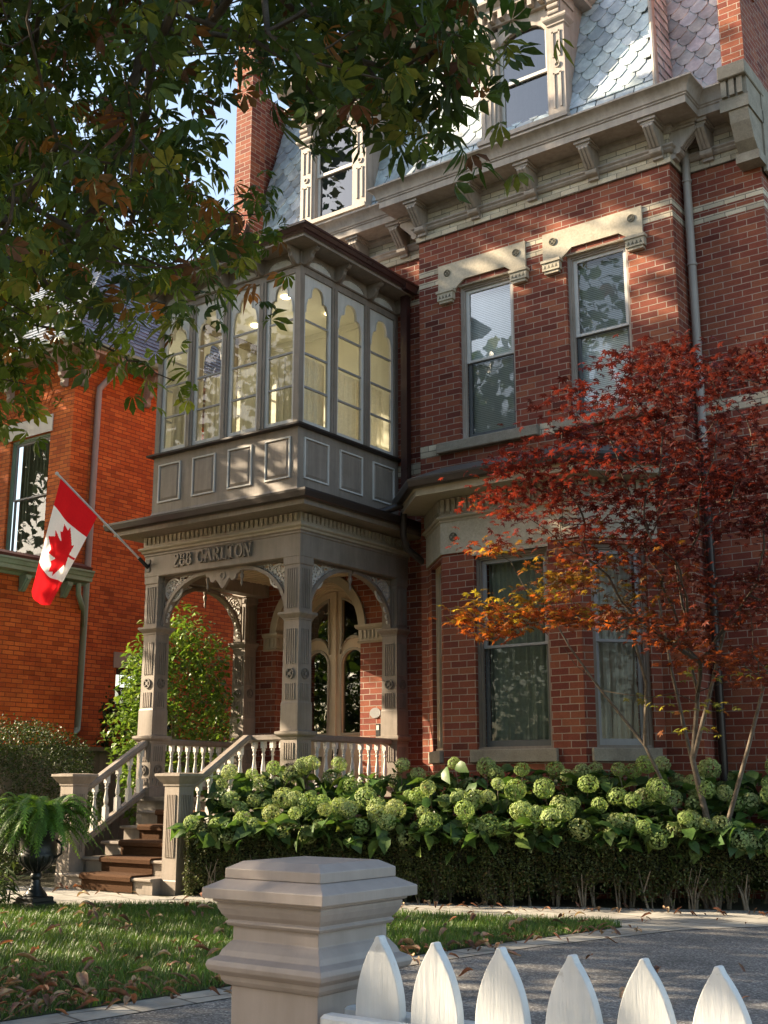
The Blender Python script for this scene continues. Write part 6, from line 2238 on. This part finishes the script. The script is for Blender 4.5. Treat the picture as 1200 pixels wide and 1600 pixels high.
# ---------------------------------------------------------------- hydrangeas
M['bloom'] = leaf_mat('green_bloom', (1, 1, 1), trans=.25, rough=.7)
def bloom_head(seed, R_=.106):
    r = np.random.default_rng(seed); n = 330
    d = r.normal(0, 1, (n, 3)); d /= np.linalg.norm(d, axis=1)[:, None]
    V = []; Fc = []; Cc = []
    for k in range(n):
        u = Vector(d[k]); a = u.orthogonal().normalized(); b = u.cross(a); ro = r.uniform(0, 1.57)
        a, b = a * math.cos(ro) + b * math.sin(ro), b * math.cos(ro) - a * math.sin(ro)
        c = u * R_ * r.uniform(.86, 1.03) * (1, 1, 1)[0]; c = Vector((c.x, c.y, c.z * .93)); s = R_ * .128
        base = len(V); col = np.array([(.37, .44, .185), (.33, .43, .15), (.38, .45, .21), (.30, .40, .14), (.34, .42, .17), (.36, .45, .20), (.39, .44, .19)][(seed - 1) % 7]) * r.uniform(.72, 1.25) * r.uniform(.94, 1.06, 3)
        V.append(c - u * s * .3); Cc.append(col * .7)
        for q in range(4):
            t = q * math.pi / 2; dr = a * math.cos(t) + b * math.sin(t); sd = a * -math.sin(t) + b * math.cos(t)
            V += [c + dr * s * .55 + sd * s * .42, c + dr * s * 1.0 + u * s * .15, c + dr * s * .55 - sd * s * .42]; Cc += [col, col * 1.08, col]
            i = base + 1 + q * 3; Fc += [(base, i, i + 1), (base, i + 1, i + 2)]
    me = bpy.data.meshes.new('flower_head'); me.from_pydata([tuple(v) for v in V], [], Fc); me.materials.append(M['bloom'])
    at_ = me.color_attributes.new('tint', 'FLOAT_COLOR', 'POINT'); at_.data.foreach_set('color', np.array([(*np.minimum(c, 1), 1) for c in Cc], dtype=np.float32).ravel())
    return me
HEADS = [bloom_head(s) for s in (1, 2, 3, 4, 5, 6, 7)]
core_me = {}
def hydr(i, t0, t1, label):
    r = np.random.default_rng(100 + i); lr = random.Random(i + 50)
    tm = (t0 + t1) / 2; p, d, nn_, _ = hc(tm)
    hb_ = empty('hydrangea', (p.x + nn_.x * .85, p.y + nn_.y * .85, 0)); tag(hb_, label, 'shrub', 'hydrangeas behind the hedge')
    wp = world_of(hb_)
    nh = 16; lv = []; ls = []; st_m = MB(); cnt = 0
    for k in range(nh):
        t = t0 + (t1 - t0) * (k + lr.uniform(0, 1)) / nh; p, d, nn_, _ = hc(min(max(t, 0), 1))
        row = k % 3
        o_ = (lr.uniform(-.06, .10), lr.uniform(.22, .42), lr.uniform(.55, .95))[row]
        z = (lr.uniform(.60, .90), lr.uniform(.86, 1.14), lr.uniform(1.08, 1.36))[row]
        if row == 0 and t > .62: z -= lr.uniform(0, .16)
        c = Vector((p.x + nn_.x * o_, p.y + nn_.y * o_, z))
        if i == 0 and c.x < -9.1: c.x = -9.1 + lr.uniform(0, .15)
        s = lr.uniform(.62, 1.16)
        h = bpy.data.objects.new('flower_head', HEADS[lr.randint(0, 6)]); COL.objects.link(h); h.parent = hb_
        h.location = (c.x - wp.x, c.y - wp.y, c.z - wp.z); h.scale = (s, s, s * lr.uniform(.88, 1.05)); h.rotation_euler = (lr.uniform(-.5, .5), lr.uniform(-.5, .5), lr.uniform(0, 6))
        b0 = Vector((p.x + nn_.x * .85 + lr.uniform(-.2, .2), p.y + nn_.y * .85, 0))
        st_m.tube([b0, b0.lerp(c, .6) + Vector((0, 0, .12)), c], [.008, .006, .005], 5)
        for q in range(7):
            f = lr.uniform(.35, 1.0); b_ = b0.lerp(c, f); lv.append(b_ + Vector((lr.uniform(-.18, .18), lr.uniform(-.16, .16), lr.uniform(-.10, .03))))
    for q in range(120):
        t = lr.uniform(t0, t1); p, d, nn_, _ = hc(t); o_ = lr.uniform(.02, 1.05)
        top = .72 + .55 * min(1, max(0, o_ / .75))
        lv.append(Vector((p.x + nn_.x * o_, p.y + nn_.y * o_, top * lr.uniform(.72, 1.0))))
    for q in range(22):
        t = lr.uniform(t0, t1); p, d, nn_, _ = hc(t); o_ = lr.uniform(-.10, .04); lv.append(Vector((p.x + nn_.x * o_, p.y + nn_.y * o_, lr.uniform(.58, .78))))
    st_m.build('stems', M['twig'], hb_, smooth=60)
    A_ = np.array([tuple(v) for v in lv]); n = len(A_)
    scatter('foliage', leaflet(1, .72, 0, 0, .45, fold=.3, prof=((0, 0), (.28, .85), (.6, .95), (1, 0))), A_, rot_mats(n, r, 1.05), r.uniform(.13, .22, n), tint_cols(n, r, [(.055, .105, .028), (.075, .135, .035), (.040, .075, .022), (.13, .18, .04)], [4, 4, 3, 1]), M['leaf'], hb_)
HLBL = ['green headed hydrangea nearest the stairs, spilling beside the porch column', 'green headed hydrangea second from the stairs, under the porch side railing', 'green headed hydrangea third from the stairs, before the corner rain pipe',
        'green headed hydrangea in front of the left bay window sill', 'green headed hydrangea below the brick between the two bay windows', 'green headed hydrangea in front of the right bay window',
        'green headed hydrangea left of the maple stems', 'green headed hydrangea right under the maple stems', 'green headed hydrangea at the far right end of the hedge']
for i in range(9): hydr(i, i / 9 * .97, (i + 1) / 9 * .97, HLBL[i])
# low dark planting against the wall
shrub('pachysandra', 'dark low evergreen planting behind the hydrangeas against the bay', 'ground plant', (-6.4, 10.85, .55), (1.9, .32, .62), 5200, OVL, (.05, .08), [(.025, .045, .015), (.035, .055, .02)], [1, 1], 61, tilt=1.0)

# ---------------------------------------------------------------- urn and fern
ur = empty('garden_urn', (-9.42, 7.33, 0)); tag(ur, 'black cast iron garden urn on a square foot, holding the fern', 'urn')
m = MB(); ux, uy = -9.42, 7.33
m.rect([(0, 0), (0, .06), (-.02, .07), (-.02, .10), (-.03, .11)], ux - .14, ux + .14, uy - .14, uy + .14)
m.build('foot', M['iron'], ur)
m = MB(); m.lathe([(.10, .10), (.11, .12), (.09, .15), (.05, .20), (.04, .26), (.055, .28), (.055, .30), (.045, .32), (.09, .36), (.15, .40), (.175, .44), (.18, .48), (.175, .50), (.165, .52), (.17, .60), (.19, .66), (.235, .69), (.24, .71), (.20, .715), (.17, .68)], ux, uy, 28)
for k in range(18):
    a = 2 * math.pi * k / 18; m.tube([(ux + r_ * math.cos(a), uy + r_ * math.sin(a), z_) for r_, z_ in ((.06, .335), (.12, .385), (.165, .43), (.183, .48))], [.006, .012, .016, .008], 6)
m.build('bowl', M['iron'], ur, smooth=40)
m = MB()
for a in (R(20), R(200)):
    c = (ux + .19 * math.cos(a), uy + .19 * math.sin(a))
    m.tube([(c[0], c[1], .46), (c[0] + .06 * math.cos(a), c[1] + .06 * math.sin(a), .50), (c[0] + .06 * math.cos(a), c[1] + .06 * math.sin(a), .58), (c[0], c[1], .62)], .012, 8)
m.build('handles', M['iron'], ur, smooth=50)
fe = empty('boston_fern', (ux, uy, .70)); tag(fe, 'bright green arching fern growing in the black urn', 'fern')
g5 = np.random.default_rng(31)
V = []; Fq = []; Cc = []
for k in range(170):
    a = g5.uniform(0, 2 * math.pi); L_ = g5.uniform(.36, .74); rise = g5.uniform(.08, .48)
    ns_ = 26; base = np.array([ux, uy, .70]) + np.array([math.cos(a), math.sin(a), 0]) * g5.uniform(0, .10)
    tw = g5.uniform(-.4, .4); col = np.array([.10, .19, .03]) * g5.uniform(.6, 1.35) * g5.uniform(.93, 1.07, 3)
    prev = None
    for s in range(ns_):
        t = s / (ns_ - 1); rr = L_ * t * .88; zz = rise * math.sin(min(t * 2.0, math.pi)) - .30 * t ** 2.2 * L_ / .5
        p = base + np.array([math.cos(a + tw * t) * rr, math.sin(a + tw * t) * rr, zz])
        if prev is not None:
            dr = p - prev; dr /= np.linalg.norm(dr); sd = np.cross(dr, [0, 0, 1]); sd /= np.linalg.norm(sd) + 1e-9
            wl = .070 * math.sin(math.pi * min(1, t * .93 + .09)) ** .7
            for sg in (-1, 1):
                b = len(V); tip = p + sd * sg * wl + dr * wl * .35 + np.array([0, 0, -wl * .25])
                V += [prev, p, tip]; Fq.append((b, b + 1, b + 2)); Cc += [col * .9, col * .9, col * 1.15]
        prev = p
np_mesh('fronds', np.array(V), np.array(Fq), M['leaf'], np.array(Cc), fe)

# ---------------------------------------------------------------- grass and fallen leaves
g6 = np.random.default_rng(77)
def in_lawn(x, y): return in_poly(x, y, LAWN)
pts = []
need = 105000
while len(pts) < need:
    xy = np.stack([g6.uniform(-11, -4.2, 40000), g6.uniform(3.65, 9.6, 40000)], 1)
    # vectorised polygon test
    ins = np.zeros(len(xy), bool); L_ = LAWN; j = len(L_) - 1
    for i in range(len(L_)):
        c_ = ((L_[i][1] > xy[:, 1]) != (L_[j][1] > xy[:, 1])) & (xy[:, 0] < (L_[j][0] - L_[i][0]) * (xy[:, 1] - L_[i][1]) / (L_[j][1] - L_[i][1] + 1e-12) + L_[i][0]); ins ^= c_; j = i
    keepx = xy[:, 0] > -.95 * xy[:, 1] - 5.2 if False else np.ones(len(xy), bool)
    pts.extend(xy[ins & keepx].tolist())
xy = np.array(pts[:need]); n = len(xy)
P = np.zeros((n, 3)); P[:, :2] = xy; P[:, 2] = .010
blade = ([(-.055, 0, 0), (.055, 0, 0), (.03, .25, .62), (-.03, .25, .62), (0, .55, 1.0)], [(0, 1, 2), (0, 2, 3), (3, 2, 4)])
yaw = g6.uniform(0, 2 * math.pi, n); Rm = np.zeros((n, 3, 3)); Rm[:, 0, 0] = np.cos(yaw); Rm[:, 0, 1] = -np.sin(yaw); Rm[:, 1, 0] = np.sin(yaw); Rm[:, 1, 1] = np.cos(yaw); Rm[:, 2, 2] = 1
patch = .5 + .5 * np.sin(xy[:, 0] * 2.1 + 1.3 * np.sin(xy[:, 1] * 1.7)) * np.sin(xy[:, 1] * 2.6)
col = tint_cols(n, g6, [(.055, .115, .018), (.075, .145, .022), (.10, .15, .03), (.17, .15, .06)], [4, 4, 2, .5]) * (.85 + .3 * patch)[:, None]
o = scatter('grass', blade, P, Rm, g6.uniform(.030, .062, n) * (.85 + .3 * patch), col, M['leaf'])
tag(o, 'short green lawn grass, dappled and strewn with dead leaves', 'grass', kind='stuff')

M['dead'] = leaf_mat('dead_leaf', (1, 1, 1), trans=.15, rough=.7, hue_noise=.35)
DL = []
for s in range(8):
    lr = random.Random(s + 200); L_ = lr.uniform(.10, .17); W_ = L_ * lr.uniform(.24, .44); V = []; Fc = []
    ns_ = 7; cu_ = lr.uniform(.6, 2.0); be = lr.uniform(-1.2, 1.2); tw = lr.uniform(-1.2, 1.2)
    for k in range(ns_ + 1):
        t = k / ns_; w_ = W_ * math.sin(math.pi * min(1, t * .88 + .06)) ** .8 * (.6 + .5 * t)
        for q in range(-2, 3):
            f = q / 2; ang = f * cu_ + tw * (t - .5)
            y_ = math.sin(ang) * w_ / (2 * max(cu_, .3)) * 1.6; z_ = (1 - math.cos(ang)) * w_ / (2 * max(cu_, .3)) * 1.6 + .03 * math.sin(t * 3 + be)
            V.append((L_ * (t - .5), y_ + .02 * be * t * t, z_ + abs(be) * .02 * (2 * t - 1) ** 2 + lr.uniform(-.0015, .0015)))
    for k in range(ns_):
        for q in range(4): Fc.append((k * 5 + q, k * 5 + q + 1, (k + 1) * 5 + q + 1, (k + 1) * 5 + q))
    z0 = min(v[2] for v in V); V = [(a, b, c - z0) for a, b, c in V]
    me = bpy.data.meshes.new('fallen_leaf'); me.from_pydata(V, [], Fc); me.materials.append(M['dead'])
    cc = [(.24, .13, .085), (.17, .09, .06), (.32, .20, .12), (.12, .065, .045), (.26, .11, .06), (.36, .25, .16), (.20, .13, .09), (.20, .085, .05)][s]
    a_ = me.color_attributes.new('tint', 'FLOAT_COLOR', 'POINT'); a_.data.foreach_set('color', np.array([(cc[0] * lr.uniform(.8, 1.2), cc[1] * lr.uniform(.8, 1.2), cc[2], 1) for _ in V], dtype=np.float32).ravel())
    me.polygons.foreach_set('use_smooth', [True] * len(me.polygons))
    DL.append((me, V, Fc, cc))
lr = random.Random(99)
spots = []
def leaf_spot(kind):
    while True:
        if kind == 'lawn': x, y = lr.uniform(-9.5, -4.5), lr.uniform(3.8, 9.3); z = .035
        elif kind == 'edge':
            t = lr.uniform(0, 1); pts_ = [(-5.25, 3.7), (-4.98, 5.23), (-4.85, 6.70), (-4.64, 7.84), (-4.35, 9.1)]
            i = min(int(t * 4), 3); f = t * 4 - i; a, b = pts_[i], pts_[i + 1]
            x, y = a[0] + (b[0] - a[0]) * f + lr.gauss(-.02, .16), a[1] + (b[1] - a[1]) * f + lr.gauss(0, .1); z = .014
        elif kind == 'corner': x, y = -5.7 + lr.gauss(0, .55), 4.15 + lr.gauss(0, .40); z = .030
        elif kind == 'path':
            t = lr.uniform(0, 1); p, d, nn_, _ = hc(t); o_ = -lr.uniform(.0, .5) if lr.random() < .7 else -lr.uniform(.5, 1.1); x, y = p.x + nn_.x * o_, p.y + nn_.y * o_; z = .014
        elif kind == 'steps': x, y = lr.uniform(-10.9, -9.4), lr.uniform(8.3, 8.83); z = .012
        else: x, y = lr.uniform(-4.4, -1.5), lr.uniform(4.5, 9.0); z = .008
        if kind in ('lawn', 'corner') and not in_lawn(x, y): continue
        return x, y, z
    return None
kinds = ['lawn'] * 110 + ['edge'] * 55 + ['corner'] * 45 + ['path'] * 45 + ['steps'] * 10 + ['drive'] * 16
LB = {'lawn': ('curled brown fallen leaf lying on the lawn', 'fallen leaves on the lawn'), 'corner': ('curled brown fallen leaf lying on the lawn', 'fallen leaves on the lawn'), 'edge': ('dry brown fallen leaf on the stone edging between lawn and driveway', 'fallen leaves on the edging'),
      'path': ('dry brown fallen leaf on the stone path below the hedge', 'fallen leaves on the path'), 'steps': ('dry brown fallen leaf at the foot of the stairs', 'fallen leaves below the stairs'), 'drive': ('brown fallen leaf lying on the dark driveway', 'fallen leaves on the driveway')}
for i, kd in enumerate(kinds):
    x, y, z = leaf_spot(kd)
    o = bpy.data.objects.new('fallen_leaf', DL[i % 8][0]); COL.objects.link(o); o.location = (x, y, z); s = lr.uniform(.75, 1.15) * (.8 if kd in ('path', 'drive') else 1); o.scale = (s, s, s)
    o.rotation_euler = (lr.uniform(-.25, .25), lr.uniform(-.25, .25), lr.uniform(0, 6.28))
    tag(o, LB[kd][0], 'leaf', LB[kd][1])
# the thick drift of crumbled leaves nobody could count
V = []; Fq = []; Cc = []
for k in range(520):
    kd = ('corner', 'edge', 'lawn', 'path')[0 if k < 200 else 1 if k < 340 else 2 if k < 430 else 3]; x, y, z = leaf_spot(kd); me, v0, f0, cc = DL[k % 8]; s = lr.uniform(.3, .8); a = lr.uniform(0, 6.28); ca, sa = math.cos(a), math.sin(a); b = len(V); kf = lr.uniform(.7, 1.3)
    for (px_, py_, pz_) in v0: V.append((x + (px_ * ca - py_ * sa) * s, y + (px_ * sa + py_ * ca) * s, z - .006 + pz_ * s)); Cc.append([c * kf for c in cc])
    Fq += [tuple(b + i for i in q) for q in f0]
o = np_mesh('leaf_litter', np.array(V), np.array(Fq), M['dead'], np.array(Cc), smooth=True)
tag(o, 'brown crumbled leaf litter drifted along the lawn edge', 'leaf litter', kind='stuff')
